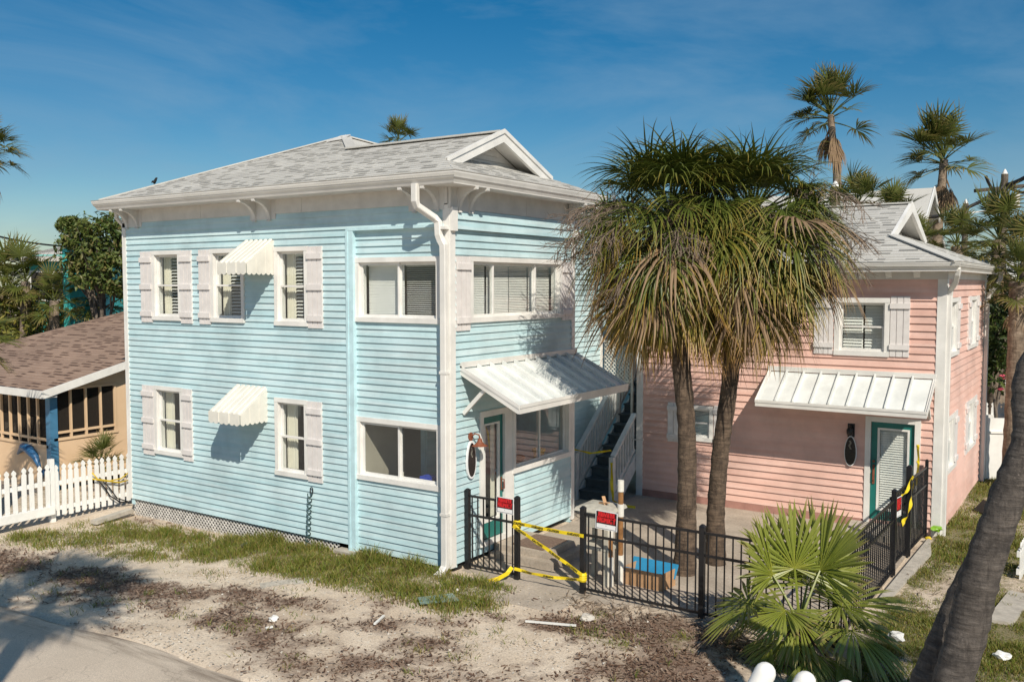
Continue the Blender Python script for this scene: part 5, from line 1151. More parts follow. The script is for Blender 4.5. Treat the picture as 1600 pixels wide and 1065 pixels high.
sabal_palm('shaggy cabbage palm with curved leaning trunk nearer the pink house', (3.12, 2.65, 0), [(3.10, 2.65, -.1), (3.08, 2.66, .7), (3.14, 2.66, 1.7), (3.25, 2.66, 2.6), (3.33, 2.66, 3.4), (3.52, 2.66, 5.1)], [.165, .138, .128, .125, .13, .11], (3.58, 2.62, 5.32), 9, {0: 8, 1: 12, 2: 15, 3: 18, 4: 20, 5: 24, 6: 26}, .88)

# fan palm shrub in front of the fence: hand-placed fronds
fp = thing('fan_palm_shrub', 'young fan palm shrub with broad pleated green fronds before the black fence', 'palm shrub', (5.22, -0.32, 0))
FB = Vector((5.22, -0.32, 0.42))
m = MB(); trunk_mesh(m, [(5.22, -.32, -.05), (5.22, -.32, .25), (5.22, -.32, .55)], [.17, .16, .08], 12, 3, .12); m.build('trunk', 'sabal_bark', fp)
fr_spec = [  # azimuth deg, elev deg, petiole, radius, hang, dry, half-angle, blade tilt back
 (165, 60, .95, .90, .12, 0, 115, -.55), (118, 66, 1.0, .95, .10, 0, 120, -.5), (70, 62, 1.05, 1.0, .10, 0, 122, -.55), (205, 30, .95, .82, .25, 0, 150, .85), (28, 36, .80, .95, .35, 0, 125, .1),
 (352, 18, .95, .90, .9, .12, 120, .4), (268, -6, .42, .92, 1.1, .1, 80, .6), (226, -12, .62, .82, 1.6, .3, 70, .5), (312, -15, .70, .86, 1.5, .25, 75, .5), (335, -5, .80, .80, 2.0, .5, 40, .4), (95, 46, .85, .88, .2, 0, 115, -.3), (172, 10, .75, .80, 1.8, .4, 65, .4), (45, 18, .85, .85, .8, .1, 115, .3), (285, 38, .40, .72, .6, .05, 110, .8), (245, 50, .50, .72, .3, 0, 125, .9)]
for i, (az, el, lp, r, hg, dry, ha, bt) in enumerate(fr_spec):
    me = fan_frond('frond', 'fan_leaf', R_(el), lp * .64, r * .86, 54, R_(ha), hg, .70, .20, 400 + i, dry, ns=8, cup=.18, petr=(.02, .012), arch=.3, irregular=.08, backtilt=bt)
    put('frond', me, fp, FB, (0, 0, R_(az)))
for i in range(9):
    me = shared(('dead', i % 3), lambda: fan_frond('dead_frond', 'dead_leaf', R_(-35), .5, .6, 22, R_(60), 3.0, .4, .2, 700 + i, .5, ns=5))
    put('dead_frond', me, fp, FB - Vector((0, 0, .05 + .02 * i)), (0, 0, R_(40 * i + 15)), (.9, .9, .9))

# leaning palm pair at the right edge
def cp(u, v, depth):
    c = Vector((8.094, -10.579, 4.285)); y, p_ = .585, -.062
    F = Vector((-math.sin(y) * math.cos(p_), math.cos(y) * math.cos(p_), math.sin(p_))); Rr = Vector((math.cos(y), math.sin(y), 0)); U = Rr.cross(F)
    return c + (F + Rr * ((u - 800) / 1423) - U * ((v - 532.5) / 1423)) * depth
WASH = {}
def wash_set():
    for i, (el, hg, dry, w) in enumerate(((1.2, .4, 0, (-.35, 0, .1)), (.8, .5, 0, (0, 0, 0)), (.35, .8, .1, (0, 0, 0)), (-.1, 1.2, .4, (0, 0, 0)))):
        WASH[i] = [fan_frond('frond', 'wash_leaf', el, .75, .8, 26, R_(120), hg, .45, .12, 90 * i + k + 5, dry, ns=5, cup=.5, irregular=.25, arch=.35, wind=w) for k in range(2)]
    WASH['dead'] = [fan_frond('dead_frond', 'dead_leaf', -1.15, .5, .8, 16, R_(60), 3.5, .4, .2, 300 + k, .5, ns=5) for k in range(2)]
wash_set()
def wash_palm(label, path, rads, crown, seed, counts, dead=8, scale=1.0, windy=0.0, mat='tan_bark', group=None, name='fan_palm', boots=True, shadow_only=False):
    rnd = random.Random(seed); root = thing(name, label, 'palm tree', path[0], group); c = Vector(crown)
    m = MB(); trunk_mesh(m, path, rads, 26 if mat == 'grey_bark' else 12, seed, .055 if mat == 'grey_bark' else .05, .045 if mat == 'grey_bark' else .12); m.build('trunk', mat, root, smooth=True)
    for k, n in counts.items():
        ph = rnd.uniform(0, 6.28)
        for i in range(n):
            a = ph + 6.283 * i / n + rnd.gauss(0, .25); s = scale * rnd.uniform(.8, 1.15)
            a += windy * math.sin(a - 3.6) * -1
            put('frond', rnd.choice(WASH[k]), root, c + Vector((0, 0, .1 - .12 * k)), (rnd.gauss(0, .15), rnd.gauss(0, .12), a), (s, s, s))
    for i in range(dead):
        a = rnd.uniform(0, 6.28); s = scale * rnd.uniform(.75, 1.1); put('dead_frond', rnd.choice(WASH['dead']), root, c - Vector((0, 0, .25 + .35 * rnd.random() * scale)), (0, 0, a), (s, s, s))
    return root
wash_palm('thick grey leaning palm trunk standing closest to the lawn edge', [(6.72, -4.65, -.1), tuple(cp(1470, 1130, 6.35)), tuple(cp(1488, 1065, 6.3)), tuple(cp(1508, 999, 6.3)), tuple(cp(1532, 900, 6.25)), tuple(cp(1566, 800, 6.2)), tuple(cp(1605, 700, 6.15)), tuple(cp(1690, 500, 6.0)), (10.4, -5.1, 5.2), (12.7, -6.2, 6.3)], [.18, .135, .124, .128, .124, .110, .108, .105, .1, .1], (12.8, -6.25, 6.4), 21, {0: 4, 1: 5, 2: 5}, 3, 1.0, mat='grey_bark', name='leaning_palm')  # upper trunk and crown out of view, bent aside so their shadow misses the patio
wash_palm('second grey leaning palm trunk crossing behind the thick one', [(6.42, -4.05, -.1), tuple(cp(1430, 1110, 6.9)), tuple(cp(1448, 1065, 6.85)), tuple(cp(1482, 984, 6.8)), tuple(cp(1512, 915, 6.75)), tuple(cp(1560, 830, 6.7)), tuple(cp(1620, 720, 6.6)), (9.6, -4.0, 4.6), (12.0, -5.0, 5.9)], [.15, .12, .115, .108, .104, .1, .098, .095, .09], (12.1, -5.05, 6.0), 22, {0: 4, 1: 4}, 2, .9, mat='grey_bark', name='leaning_palm')  # unseen crown likewise shifted to drop its shadow clear of the patio
# palm beyond the left edge that throws its shadow on the road
wash_palm('street palm beside the road whose shadow falls across the road edge', [(3.3, -10.3, -.1), (3.35, -10.2, 3.5), (3.4, -10.1, 6.5), (3.4, -10.1, 8.5)], [.2, .16, .15, .14], (3.4, -10.1, 8.6), 25, {0: 6, 1: 9, 2: 10, 3: 8}, 6, 1.1, name='street_palm')

# background palms
def at_y(u, v, Y):
    d = cp(u, v, 1) - cp(u, v, 0); c = cp(u, v, 0); return c + d * ((Y - c.y) / d.y)
def at_d(u, v, D): return cp(u, v, D)
def far_palm(label, u, vb, u2, vc, D, scale, seed, counts, dead, windy=0.0, r=.2, mat='tan_bark', group='tall fan palms on the skyline', bend=0.0):
    a = at_d(u, vb, D); b = at_d(u2, vc, D); base = Vector((a.x, a.y, -.2)); mid = a.lerp(b, .5) + Vector((bend, 0, 0))
    return wash_palm(label, [tuple(base), tuple(a), tuple(mid), tuple(b)], [r * 1.2, r, r * .9, r * .8], tuple(b), seed, counts, dead, scale, windy, mat, group)
far_palm('tallest windblown fan palm on the skyline with tan hanging fronds', 1308, 300, 1298, 180, 34, 1.25, 41, {0: 12, 1: 11, 2: 7, 3: 3}, 14, .9, .15)
far_palm('windblown fan palm on the skyline with straight trunk beside the pink roof gable', 1464, 385, 1475, 250, 30, 1.2, 43, {0: 12, 1: 11, 2: 7, 3: 3}, 10, .9, .16)
far_palm('small palm crown peeping over the blue house roof ridge', 622, 330, 622, 222, 40, .8, 44, {0: 6, 1: 8, 2: 6}, 3)
far_palm('dark palm leaning in at the left edge of the sky', -25, 420, -22, 235, 30, 1.0, 46, {0: 6, 1: 9, 2: 8, 3: 4}, 6)
for i, (u, vc, D, s, lab) in enumerate(((1340, 325, 24, .75, 'bushy low palm behind the pink roof ridge, left of the far gable'), (1395, 345, 25, .7, 'bushy low palm in front of the far grey gable roof'), (1432, 385, 26, .7, 'palm crown filling the gap under the far gable end'), (1495, 385, 28, .9, 'palm crown right of the straight fan palm trunk'), (1560, 375, 24, .95, 'palm crown in front of the taller utility pole'), (1605, 410, 21, .8, 'yellowish palm crown beside the pink house roof corner'), (1590, 440, 19, .6, 'short palm with brown trunk beyond the white garden fence'))):
    far_palm(lab, u, vc + 120, u, vc, D, s, 60 + i, {0: 6, 1: 8, 2: 8, 3: 5}, 8, 0, .2, group='palm crowns behind the pink house')
for i, (u, vc, D, s, lab) in enumerate(((5, 455, 30, 1.2, 'dull green palm crown beside the far teal house'), (40, 440, 29, .95, 'palm clump in front of the teal house roof'), (85, 470, 28, .75, 'low palm crown between the teal house and the broadleaf tree'), (150, 462, 29, .8, 'brownish palm with hanging dead fronds under the broadleaf tree'), (-45, 530, 16.5, .7, 'palm fronds over the brown cottage roof edge'), (30, 500, 30, 1.05, 'yellow green palm low behind the brown cottage roof'))):
    far_palm(lab, u, vc + 90, u, vc, D, s, 80 + i, {0: 3, 1: 5, 2: 6, 3: 5}, 9 if i in (3, 0) else 4, 0, .17, group='palms behind the brown cottage')
# small palm in front of the cottage wall
sp_ = thing('small_palm', 'small spiky palm growing between the picket fence and tan cottage wall', 'palm shrub', (-9.75, 0.55, -.15)); rnd = random.Random(5)
for i in range(26):
    el = rnd.uniform(.25, 1.35); me = shared(('sp', int(el * 4)), lambda: fan_frond('frond', 'wash_leaf', el, .35, .45, 14, R_(75), .5, .35, .1, 800 + i, .15, ns=4, petr=(.01, .006)))
    put('frond', me, sp_, (-9.75, .55, .28 + .3 * rnd.random()), (0, 0, rnd.uniform(0, 6.28)), (.9, .9, .9))
m = MB(); trunk_mesh(m, [(-9.75, .55, -.2), (-9.76, .55, .3), (-9.75, .56, .6)], [.07, .06, .04], 8, 2); m.build('trunk', 'tan_bark', sp_)

# ================================================================ BROADLEAF TREES AND BUSHES
def leaf_cloud(m, c, rad, n, size, rnd, flat=.8, shell=.55):
    for _ in range(n):
        while True:
            v = Vector((rnd.uniform(-1, 1), rnd.uniform(-1, 1), rnd.uniform(-1, 1)))
            if shell * rnd.random() ** .5 < v.length < 1: break
        p = Vector(c) + Vector((v.x * rad[0], v.y * rad[1], v.z * rad[2])); s = size * rnd.uniform(.6, 1.3)
        nrm = (v * .6 + Vector((rnd.gauss(0, .6), rnd.gauss(0, .6), rnd.gauss(.5, .5)))).normalized(); a = nrm.orthogonal().normalized(); b = nrm.cross(a); t_ = rnd.uniform(0, 6.28)
        a, b = a * math.cos(t_) + b * math.sin(t_), b * math.cos(t_) - a * math.sin(t_)
        m.add([p - a * s, p - b * s * flat * .5 + nrm * s * .12, p + a * s, p + b * s * flat * .5 + nrm * s * .12], [(0, 1, 2), (0, 2, 3)])
def tree(name, label, base, h, clumps, leafn, size, mat, seed, cat='tree', trunk_r=.16, flowers=None, group=None):
    rnd = random.Random(seed); root = thing(name, label, cat, base, group); B = Vector(base); m = MB()
    top = B + Vector((0, 0, h * .45)); m.tube([B - Vector((0, 0, .2)), B + Vector((.05, 0, h * .25)), top], [trunk_r, trunk_r * .8, trunk_r * .6], 8)
    for c, r in clumps:
        c = Vector(c); mid = top.lerp(c, .5) + Vector((rnd.gauss(0, .1), rnd.gauss(0, .1), .1)); m.tube([top - Vector((0, 0, .1)), mid, c], [trunk_r * .5, trunk_r * .3, trunk_r * .1], 6)
        for k in range(5): e = c + Vector((rnd.gauss(0, r[0] * .5), rnd.gauss(0, r[1] * .5), rnd.gauss(0, r[2] * .5))); m.tube([mid, mid.lerp(e, .6) + Vector((0, 0, .05)), e], [trunk_r * .2, trunk_r * .12, .006], 5)
    m.build('trunk', 'limb_bark', root)
    m = MB()
    for c, r in clumps:
        leaf_cloud(m, c, r, int(leafn * .35), size, rnd)
        for _ in range(7):
            v = Vector((rnd.gauss(0, 1), rnd.gauss(0, 1), rnd.gauss(0, 1))).normalized(); q = Vector(c) + Vector((v.x * r[0], v.y * r[1], v.z * r[2])) * rnd.uniform(.65, .95); f_ = rnd.uniform(.25, .45); leaf_cloud(m, q, (r[0] * f_, r[1] * f_, r[2] * f_), int(leafn * .09), size, rnd, shell=0)
    m.build('crown', mat, root, recalc=False)
    if flowers:
        m = MB()
        for c, r in clumps: leaf_cloud(m, c, (r[0] * 1.03, r[1] * 1.03, r[2] * 1.03), flowers, size * .8, rnd, shell=.95)
        m.build('flowers', 'bush_flower', root, recalc=False)
T = lambda u, v, D: tuple(at_d(u, v, D))
b_ = at_d(160, 470, 28)
tree('seagrape_tree', 'dense broadleaf tree with rounded leaves beside the blue house corner', (b_.x, b_.y, -.2), 5.0, [(T(150, 368, 27.8), (1.0, 1.0, .75)), (T(178, 378, 27.5), (.8, .9, .8)), (T(124, 388, 27.8), (.65, .8, .7)), (T(155, 415, 27.5), (1.1, 1.1, .7)), (T(108, 352, 28), (.38, .4, .28)), (T(185, 430, 27.3), (.7, .8, .7))], 1100, .10, 'seagrape_leaf', 3)
b_ = at_d(25, 520, 18)
for i, (u, v, D, r) in enumerate(((10, 485, 29, .75), (55, 480, 29, .7), (-10, 520, 27, .6), (100, 468, 30, .6), (125, 463, 30, .5))):
    c = at_d(u, v, D); tree('garden_shrub', ('yellow green shrub at the left edge over the brown roof', 'orange tinted shrub behind the brown cottage roof', 'leafy shrub below the left edge palms', 'dull shrub before the teal house wall', 'small shrub behind the brown roof ridge')[i], (c.x, c.y, -.2), c.z + .4, [(tuple(c), (r * 1.3, r, r)), (tuple(c + Vector((.2, .1, -.4))), (r, r, r))], 360, .10, 'shrub_leaf', 30 + i, 'shrub', .05, group='shrubs behind the brown cottage')
c = at_d(1558, 560, 20.5)
tree('oleander_bush', 'flowering bush with dark leaves and red blooms beyond the pink house', (c.x, c.y, 0), 3.4, [(tuple(at_d(1562, 540, 20.5)), (.5, .6, .6)), (tuple(at_d(1560, 575, 20.5)), (.6, .6, .6)), (tuple(at_d(1545, 505, 21.5)), (.45, .5, .55)), (tuple(at_d(1585, 500, 21.5)), (.5, .5, .6)), (tuple(at_d(1570, 470, 22.5)), (.6, .5, .5))], 700, .085, 'oleander_leaf', 12, 'bush', .06, flowers=14)
# ================================================================ GRASS, CHIPS
rnd = random.Random(77)
def blade(m, x, y, z, h, w, lean):
    a = rnd.uniform(0, 6.28); dx, dy = math.cos(a) * w, math.sin(a) * w; b = rnd.uniform(0, 6.28); lx, ly = math.cos(b) * lean * h, math.sin(b) * lean * h
    m.v += [(x - dx, y - dy, z), (x + dx, y + dy, z), (x + lx * .35 + dx * .7, y + ly * .35 + dy * .7, z + h * .6), (x + lx * .35 - dx * .7, y + ly * .35 - dy * .7, z + h * .6), (x + lx, y + ly, z + h)]
    k = len(m.v) - 5; m.f += [(k, k + 1, k + 2, k + 3), (k + 3, k + 2, k + 4)]
m = MB(); tries = 0; cnt = 0
def fill(x0, x1, y0, y1, n, hmin, hmax, w):
    for _ in range(n):
        x = rnd.uniform(x0, x1); y = rnd.uniform(y0, y1); g = grass_d(x, y)
        if rnd.random() < max(0, g - .12) * 1.15:
            cl = .5 + .7 * max(-.4, nz2(x, y, 2.5, 11)); blade(m, x, y, gz(x, y) - .01, rnd.uniform(hmin, hmax) * max(.3, cl) * (.5 + .6 * g), w, rnd.uniform(.2, 1.0))
fill(-8.4, 1.5, -2.7, -0.02, 120000, .05, .27, .006)
fill(5.5, 9.2, -2.0, 4.0, 150000, .03, .13, .005)
fill(5.7, 8.2, 4.0, 13.0, 50000, .04, .15, .007)
fill(2.0, 5.4, -1.3, 0.25, 9000, .04, .15, .006)
for _ in range(420):        # sparse weeds and runners over the sand
    x = rnd.uniform(-8, 5.2); y = rnd.uniform(-3.9, -.8)
    if nz2(x, y, .7, 31) > .05:
        for k in range(rnd.randint(4, 12)): blade(m, x + rnd.gauss(0, .05), y + rnd.gauss(0, .05), gz(x, y), rnd.uniform(.02, .10), .005, rnd.uniform(.6, 1.8))
m.build('grass', 'grass_blade', None, recalc=False, kind='stuff', label='patchy olive green grass along the walls and lawn', category='grass')
def chips(name, label, cat, mat, n, dens, box, l, w):
    m = MB()
    for _ in range(n):
        x = rnd.uniform(box[0], box[1]); y = rnd.uniform(box[2], box[3])
        if rnd.random() > dens(x, y): continue
        a = rnd.uniform(0, 6.28); L = rnd.uniform(*l); W = rnd.uniform(*w); z = gz(x, y) + rnd.uniform(.002, .022); t_ = rnd.gauss(0, .35); d = Vector((math.cos(a), math.sin(a), t_)) * L / 2; s = Vector((-math.sin(a), math.cos(a), rnd.gauss(0, .3))) * W / 2; c = Vector((x, y, z))
        m.add([c - d - s, c + d - s, c + d + s, c - d + s + Vector((0, 0, W * .3))], [(0, 1, 2, 3)])
    m.build(name, mat, None, recalc=False, kind='stuff', label=label, category=cat)
chips('mulch_chips', 'brown wood mulch scattered over the sand', 'mulch', 'mulch_chip', 60000, lambda x, y: max(0, mulch_d(x, y) - .25) * 1.3, (-8, 5.6, -4.15, 0.25), (.02, .07), (.008, .02))
chips('shell_gravel', 'white shell gravel over the sand', 'gravel', 'shell_chip', 30000, lambda x, y: max(.05, .7 - mulch_d(x, y) * 1.3 - grass_d(x, y)) * (.5 + .9 * max(-.4, nz2(x, y, .8, 14))), (-8, 5.4, -4.12, 0.1), (.012, .035), (.010, .026))
chips('dry_brush', 'heap of dry grey brush below the black fence', 'brush', 'brush_chip', 9000, lambda x, y: blob(x, y, 2.9, .02, .95, .28, .1) + .8 * blob(x, y, 4.6, -.3, .8, .5) + .25 * blob(x, y, 6.2, 3.0, .5, 1.4), (1.9, 6.8, -1.2, 4.5), (.08, .24), (.006, .014))
# ================================================================ TAN COTTAGE
cot = thing('tan_cottage', 'low tan cottage with brown shingle roof and screened porch', 'house', (-11.0, 0.12, -.2))
CX, CY = -11.0, 0.20; FCX = FX(CX); FCY = FY(CY)
rz = lambda y: 2.06 + .25 * (y - .05)
YT = 7.2
hcx = [(0.30, 1.72, .95, 1.98)]; hcy = [(-13.4, -11.12, .80, 1.92)]
wc = MB(FCX)
for r in subtract((CY, 8.5, -.3, 2.02), hcx): wc.box(r[0], r[1], -.1, 0, r[2], r[3])
wc.hexa([(CY, -.1, 2.02), (8.5, -.1, 2.02), (8.5, 0, 2.02), (CY, 0, 2.02), (CY, -.1, rz(CY) - .12), (8.5, -.1, 3.6), (8.5, 0, 3.6), (CY, 0, rz(CY) - .12)])
WCX = wc.build('wall', 'tan_siding', cot)
for i in range(26):
    y = CY + .12 + i * .12
    for r in subtract((y - .004, y + .004, -.3, rz(y) - .14), [(h[0] - .05, h[1] + .05, h[2] - .05, h[3] + .05) for h in hcx]):
        MB(FCX).box(y - .006, y + .006, 0, .008, r[2], r[3]).build('groove_batten', 'tan_siding', WCX)
wc = MB(FCY)
for r in subtract((-17, CX, -.3, 2.05), hcy): wc.box(r[0], r[1], -.1, 0, r[2], r[3])
wc.build('wall', 'tan_siding', cot)
def screens(fr, u0, u1, z0, z1, n):
    W = MB(fr).box(u0 - .05, u1 + .05, -.05, .03, z0 - .06, z0).build('porch_window', 'tan_siding', cot); MB(fr).box(u0 - .05, u1 + .05, -.05, .03, z1, z1 + .05).build('head_rail', 'tan_siding', W)
    for i in range(n + 1):
        u = u0 + (u1 - u0) * i / n; MB(fr).box(u - .022, u + .022, -.05, .026, z0, z1).build('mullion', 'tan_siding', W)
    MB(fr).box(u0, u1, -.04, .02, z0 + .09, z0 + .14).build('mullion', 'tan_siding', W)
    for i in range(n):
        a = u0 + (u1 - u0) * i / n; b = u0 + (u1 - u0) * (i + 1) / n; MB(fr).box(a + .022, b - .022, -.03, -.026, z0, z1).build('screen', 'screen', W)
screens(FCX, .30, 1.72, .95, 1.98, 4); screens(FCY, -13.4, -11.12, .80, 1.92, 6)
MB().box(CX - .14, CX + .03, CY - .03, CY + .14, -.3, 2.0).build('corner_post', 'blue_post', cot)
m = MB(); m.box(-17, CX, CY + .1, 8.4, -.2, -.1); m.box(-17, -12.2, 2.6, 2.7, -.1, 2.0); m.build('floor', 'interior_dark', cot)
m = MB(); slab(m, [(-18, -.1, rz(-.1)), (CX + .28, -.1, rz(-.1)), (CX + .28, YT, rz(YT)), (-16.2, YT, rz(YT)), ], .07); slab(m, [(CX + .28, YT, rz(YT)), (CX + .28, 13, 2.2), (-18, 13, 2.2), (-16.2, YT, rz(YT))], .07); slab(m, [(-18, -.1, rz(-.1)), (-16.2, YT, rz(YT)), (-18, 13, 2.2)], .07); CR = m.build('roof', 'brown_shingle', cot)
lc = math.sqrt(1 + .0625)
shingles(CR, (0, -.1, rz(-.1)), (1, 0, 0), (0, 1, .25), [(-18, 0), (CX + .28, 0), (CX + .28, (YT + .1) * lc), (-16.2, (YT + .1) * lc)], .15, ('brown_shingle', 'brown_shingle_dash'), (.25, .5), 11, .001)
m = MB(); m.hexa([(CX + .285, -.12, rz(-.1) - .15), (CX + .32, -.12, rz(-.1) - .15), (CX + .32, YT, rz(YT) - .15), (CX + .285, YT, rz(YT) - .15), (CX + .285, -.12, rz(-.1) + .02), (CX + .32, -.12, rz(-.1) + .02), (CX + .32, YT, rz(YT) + .02), (CX + .285, YT, rz(YT) + .02)]); m.build('rake_board', 'white_trim', CR)
m = MB(); m.box(-18, CX + .32, -.16, -.122, rz(-.1) - .14, rz(-.1) + .02); m.build('fascia', 'white_trim', CR)
m = MB(); m.box(-18, CX + .28, -.1, CY, 1.88, 1.90); m.build('soffit', 'white_trim', CR)
dl = thing('dolphin_plaque', 'blue dolphin cut-out mounted on the porch wall of the tan cottage', 'plaque', (-11.7, CY - .02, .3)); m = MB(FY(CY))
m.tube([(-12.3, .05, .5), (-12.05, .05, .68), (-11.8, .05, .66), (-11.55, .05, .5), (-11.42, .05, .32), (-11.36, .05, .2)], [.02, .09, .11, .08, .04, .015], 8); m.add([(-11.36, .03, .22), (-11.2, .03, .28), (-11.3, .03, .05), (-11.36, .07, .22), (-11.2, .07, .28), (-11.3, .07, .05)], [(0, 1, 2), (3, 4, 5), (0, 1, 4, 3), (1, 2, 5, 4), (2, 0, 3, 5)]); m.build('body', 'dolphin_blue', dl, smooth=True)
# ================================================================ FAR HOUSES
def gable_house(name, label, u0, u1, veave, vridge, D, wallmat, roofmat, depth=7, lean=.5, windows=True):
    a = at_d(u0, veave, D); b = at_d(u1, veave, D); r = at_d((u0 + u1) / 2, vridge, D + depth / 2); d = (b - a); d.z = 0; d.normalize(); n = Vector((-d.y, d.x, 0)); ze = (a.z + b.z) / 2; zr = r.z
    a.z = b.z = 0; h = thing(name, label, 'house', a); m = MB(); m.poly([a, b, b + n * depth, a + n * depth], (0, 0, 1), ze); W = m.build('wall', wallmat, h)
    up = Vector((0, 0, 1)); o = .4; m = MB(); A = a - d * o - n * o + up * (ze - .1); B = b + d * o - n * o + up * (ze - .1); A2 = A + n * (depth + 2 * o); B2 = B + n * (depth + 2 * o); k = (depth / 2 + o)
    RA = A + n * k + up * (zr - ze + .1) + d * k * lean; RB = B + n * k + up * (zr - ze + .1) - d * k * lean
    slab(m, [A, B, RB, RA], .12); slab(m, [B2, A2, RA, RB], .12); slab(m, [B, B2, RB], .12); slab(m, [A2, A, RA], .12); m.build('roof', roofmat, h)
    if windows:
        L = (b - a).length
        for t_ in (.25, .7):
            c = a + d * L * t_ - n * .03 + up * (ze - 1.0); m = MB(); m.beam(c - d * .4, c + d * .4, .04, 1.0); w_ = m.build('window', 'far_white', h); m = MB(); m.beam(c - d * .33 - n * .03, c + d * .33 - n * .03, .02, .86); m.build('pane', 'dark_void', w_)
    return h
gable_house('teal_house', 'turquoise house with grey roof behind the palms on the left', 45, 125, 398, 378, 29.5, 'teal_house', 'grey_shingle')
tw = at_d(97, 400, 28.6); tb = thing('teal_tower', 'bright turquoise chimney block beside the broadleaf tree', 'building', (tw.x, tw.y, 0)); m = MB(); m.box(tw.x, tw.x + .36, tw.y, tw.y + 1, 0, at_d(100, 371, 28.6).z); m.build('shaft', 'teal_house', tb)
m = MB(); m.box(tw.x - .05, tw.x + .41, tw.y - .05, tw.y + 1.05, at_d(100, 371, 28.6).z, at_d(100, 369, 28.6).z); m.build('cap', 'teal_house', tb)
# grey gable house behind the pink one
D = 27; a = at_d(1325, 360, D); b = at_d(1440, 283, D); g = thing('grey_gable_house', 'tall house with pale grey gable roof behind the pink house palms', 'house', (a.x, a.y + 3, 0))
rx1, ry, zr = b.x, b.y + 2.2, b.z; e0 = zr - 1.9; m = MB()
slab(m, [(rx1 - 6, ry - 2.6, e0), (rx1, ry - 2.6, e0), (rx1, ry, zr), (rx1 - 6, ry, zr)], .1); slab(m, [(rx1, ry + 2.6, e0), (rx1 - 6, ry + 2.6, e0), (rx1 - 6, ry, zr), (rx1, ry, zr)], .1); m.build('roof', 'grey_shingle', g)
m = MB(); m.poly([(rx1 - .4, ry - 2.3, 0), (rx1 - .4, ry + 2.3, 0), (rx1 - .4, ry + 2.3, e0), (rx1 - .4, ry, zr - .15), (rx1 - .4, ry - 2.3, e0)], (-1, 0, 0), 5.2); m.build('wall', 'far_white', g)
for sg in (-1, 1):
    m = MB(); m.poly([(rx1, ry + sg * 2.62, e0 - .05), (rx1, ry, zr + .04), (rx1, ry, zr - .2), (rx1, ry + sg * 2.62, e0 - .25)], (1, 0, 0), .04); m.build('rake_board', 'far_white', g)
gable_house('white_house', 'white house wall glimpsed between palms at the right edge', 1560, 1660, 440, 395, 40, 'far_white', 'grey_shingle')
gable_house('white_garage', 'pale low building behind the flowering bush', 1530, 1585, 455, 440, 26, 'far_white', 'grey_shingle', depth=4, windows=False)
# ---- right side: white garden panels, blue panel, picket fence
vp = thing('vinyl_panel', 'white vinyl fence panel joined to the back corner of the pink house', 'fence', (5.8, 12.2, 0))
p0 = Vector((5.80, 11.75, 0)); p1 = Vector((6.35, 12.0, 0))
m = MB(); m.beam(p0 + Vector((0, 0, .68)), p1 + Vector((0, 0, .68)), .05, 1.36); m.build('board', 'fence_white', vp); m = MB(); m.beam(p0 + Vector((0, -.02, 1.05)), p1 + Vector((0, -.02, 1.05)), .07, .05); m.build('rail', 'fence_white', vp)
for p in (p0, p1):
    m = MB(); m.box(p.x - .05, p.x + .05, p.y - .05, p.y + .05, 0, 1.42); m.build('post', 'fence_white', vp)
bp = thing('garden_screen', 'faded blue wooden panel standing beside the white vinyl fence panel', 'panel', (6.5, 12.0, 0)); p0 = Vector((6.42, 12.05, 0)); p1 = Vector((7.5, 12.3, 0))
for i in range(7):
    a = p0.lerp(p1, i / 7); b = p0.lerp(p1, (i + .97) / 7); m = MB(); m.beam(a + Vector((0, 0, .55)), b + Vector((0, 0, .55)), .03, 1.1); m.build('board', 'panel_blue', bp)
picket_fence('white picket fence behind the blue panel and flowering bush', 7.6, 14.2, 5.2, 13.6, 1.5, 20, 0, rails=(.4, 1.15), w=.09)
picket_fence('white picket stub behind the leaning trunks on the lawn', 7.06, 4.3, 7.10, 5.0, .55, 5, 0, rails=(.12, .38))
# ---- poles and wires
def pole(label, u, vt, vb, D, r=.14):
    t_ = at_d(u, vt, D); r_o = thing('utility_pole', label, 'pole', (t_.x, t_.y, 0)); m = MB(); m.tube([(t_.x, t_.y, 0), (t_.x, t_.y, t_.z)], [r * 1.15, r * .9], 10); m.build('shaft', 'pole_wood', r_o)
    m = MB(); m.tube([(t_.x, t_.y, t_.z), (t_.x, t_.y, t_.z + .16)], [r * .8, r * .2], 10); m.build('cap', 'far_white', r_o)
    return t_, r_o
pA, rA = pole('taller utility pole with wires behind the palms at right', 1570, 272, 400, 30, .12)
pB, rB = pole('shorter utility pole between two palm crowns', 1509, 318, 390, 33, .11)
pC, rC = pole('utility pole stub with pale top behind the tallest fan palm trunk', 1305, 292, 340, 26, .16)
m = MB(); m.beam(pA + Vector((-.9, 0, -.5)), pA + Vector((.9, 0, -.4)), .09, .11); m.build('cross_arm', 'pole_wood', rA)
m = MB(); m.lathe((pA.x + .35, pA.y - .2, pA.z - 1.1), [(.0, 0), (.13, .02), (.13, .4), (.0, .44)], 10); m.build('transformer', 'lattice_grey', rA)
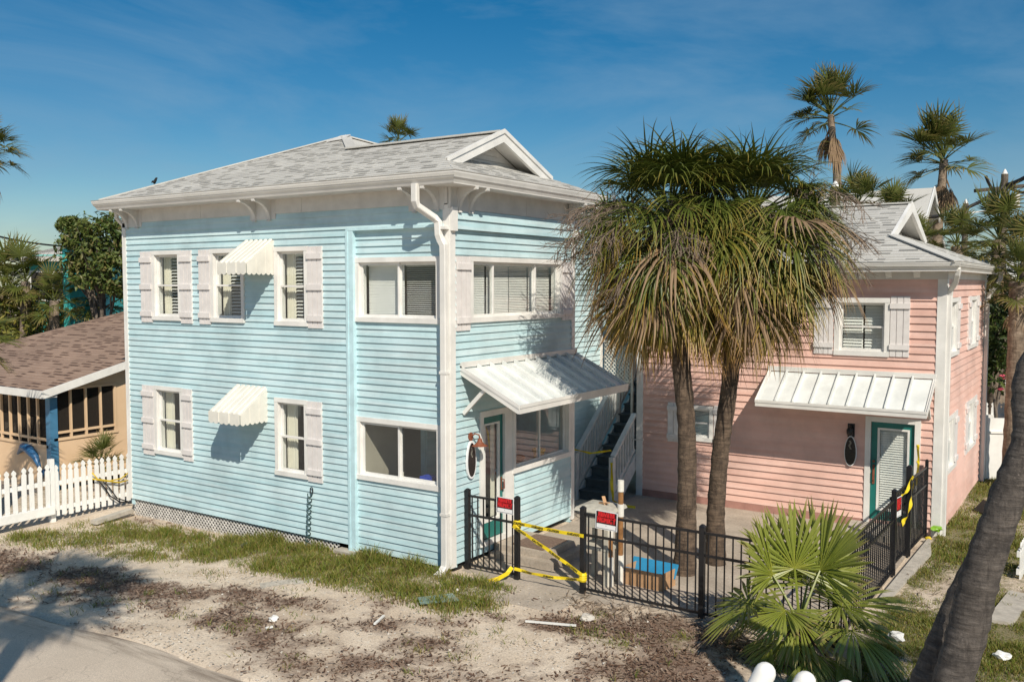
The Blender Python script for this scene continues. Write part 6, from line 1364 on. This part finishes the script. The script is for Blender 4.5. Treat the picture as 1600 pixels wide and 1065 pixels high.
m = MB(); m.beam(pB + Vector((0, 0, -.35)), pB + Vector((.75, .1, -.28)), .05, .05); m.build('street_lamp_arm', 'far_white', rB)
def wire(label, pts, r=.018, sag=.25):
    P = [Vector(p) for p in pts]; Q = []
    for i in range(len(P) - 1):
        for k in range(12): t_ = k / 12; q = P[i].lerp(P[i + 1], t_); q.z -= sag * 4 * t_ * (1 - t_); Q.append(q)
    Q.append(P[-1]); o = MB().tube(Q, r, 5).build('overhead_wire', 'wire_black', None, label=label, category='wire')
wire('thick bundled wire rising from the taller utility pole to the right', [at_d(1570, 290, 30), at_d(1680, 205, 28)], .07, .3)
wire('thick bundled wire from the taller utility pole down across the straight fan palm', [at_d(1570, 290, 30), at_d(1310, 300, 27)], .06, .9)
wire('looping service wire hanging beside the taller utility pole', [at_d(1540, 275, 30), at_d(1570, 287, 30), at_d(1640, 282, 30)], .05, .35)
wire('thin wire between the shorter and taller utility poles', [at_d(1509, 325, 33), at_d(1570, 290, 30)], .035, .05)
wire('thin wire low across the palms at the right edge', [at_d(1480, 378, 31), at_d(1620, 365, 29)], .035, .1)
wire('thin wire over the teal house roof at the left edge', [at_d(-30, 362, 32), at_d(110, 385, 36)], .035, .1)
# ---- white rounded posts at the bottom edge
for i, (u, v, lab) in enumerate(((1203, 1030, 'white round-topped pipe below the fan palm shrub, farthest from the leaning trunks'), (1266, 1044, 'white round-topped pipe below the fan palm shrub, middle of three'), (1330, 1058, 'white round-topped pipe below the fan palm shrub, closest to the leaning trunks'))):
    t_ = at_d(u, v + 6, 7.3); o = thing('white_pipe', lab, 'pipe', (t_.x - .35, t_.y - .15, 0), 'white pipes at the edge of the drive'); ax = Vector((-.42, -.25, -1)).normalized(); r = .085; Q = [t_ + ax * (r * (1 - math.cos(a))) for a in (0.05, .4, .8, 1.2, 1.57)]; Rr = [r * math.sin(a) for a in (0.05, .4, .8, 1.2, 1.57)]
    Q.append(t_ + ax * (t_.z / -ax.z + .1)); Rr.append(r); m = MB(); m.tube(Q, Rr, 20); m.build('shaft', 'fence_white', o, smooth=True)
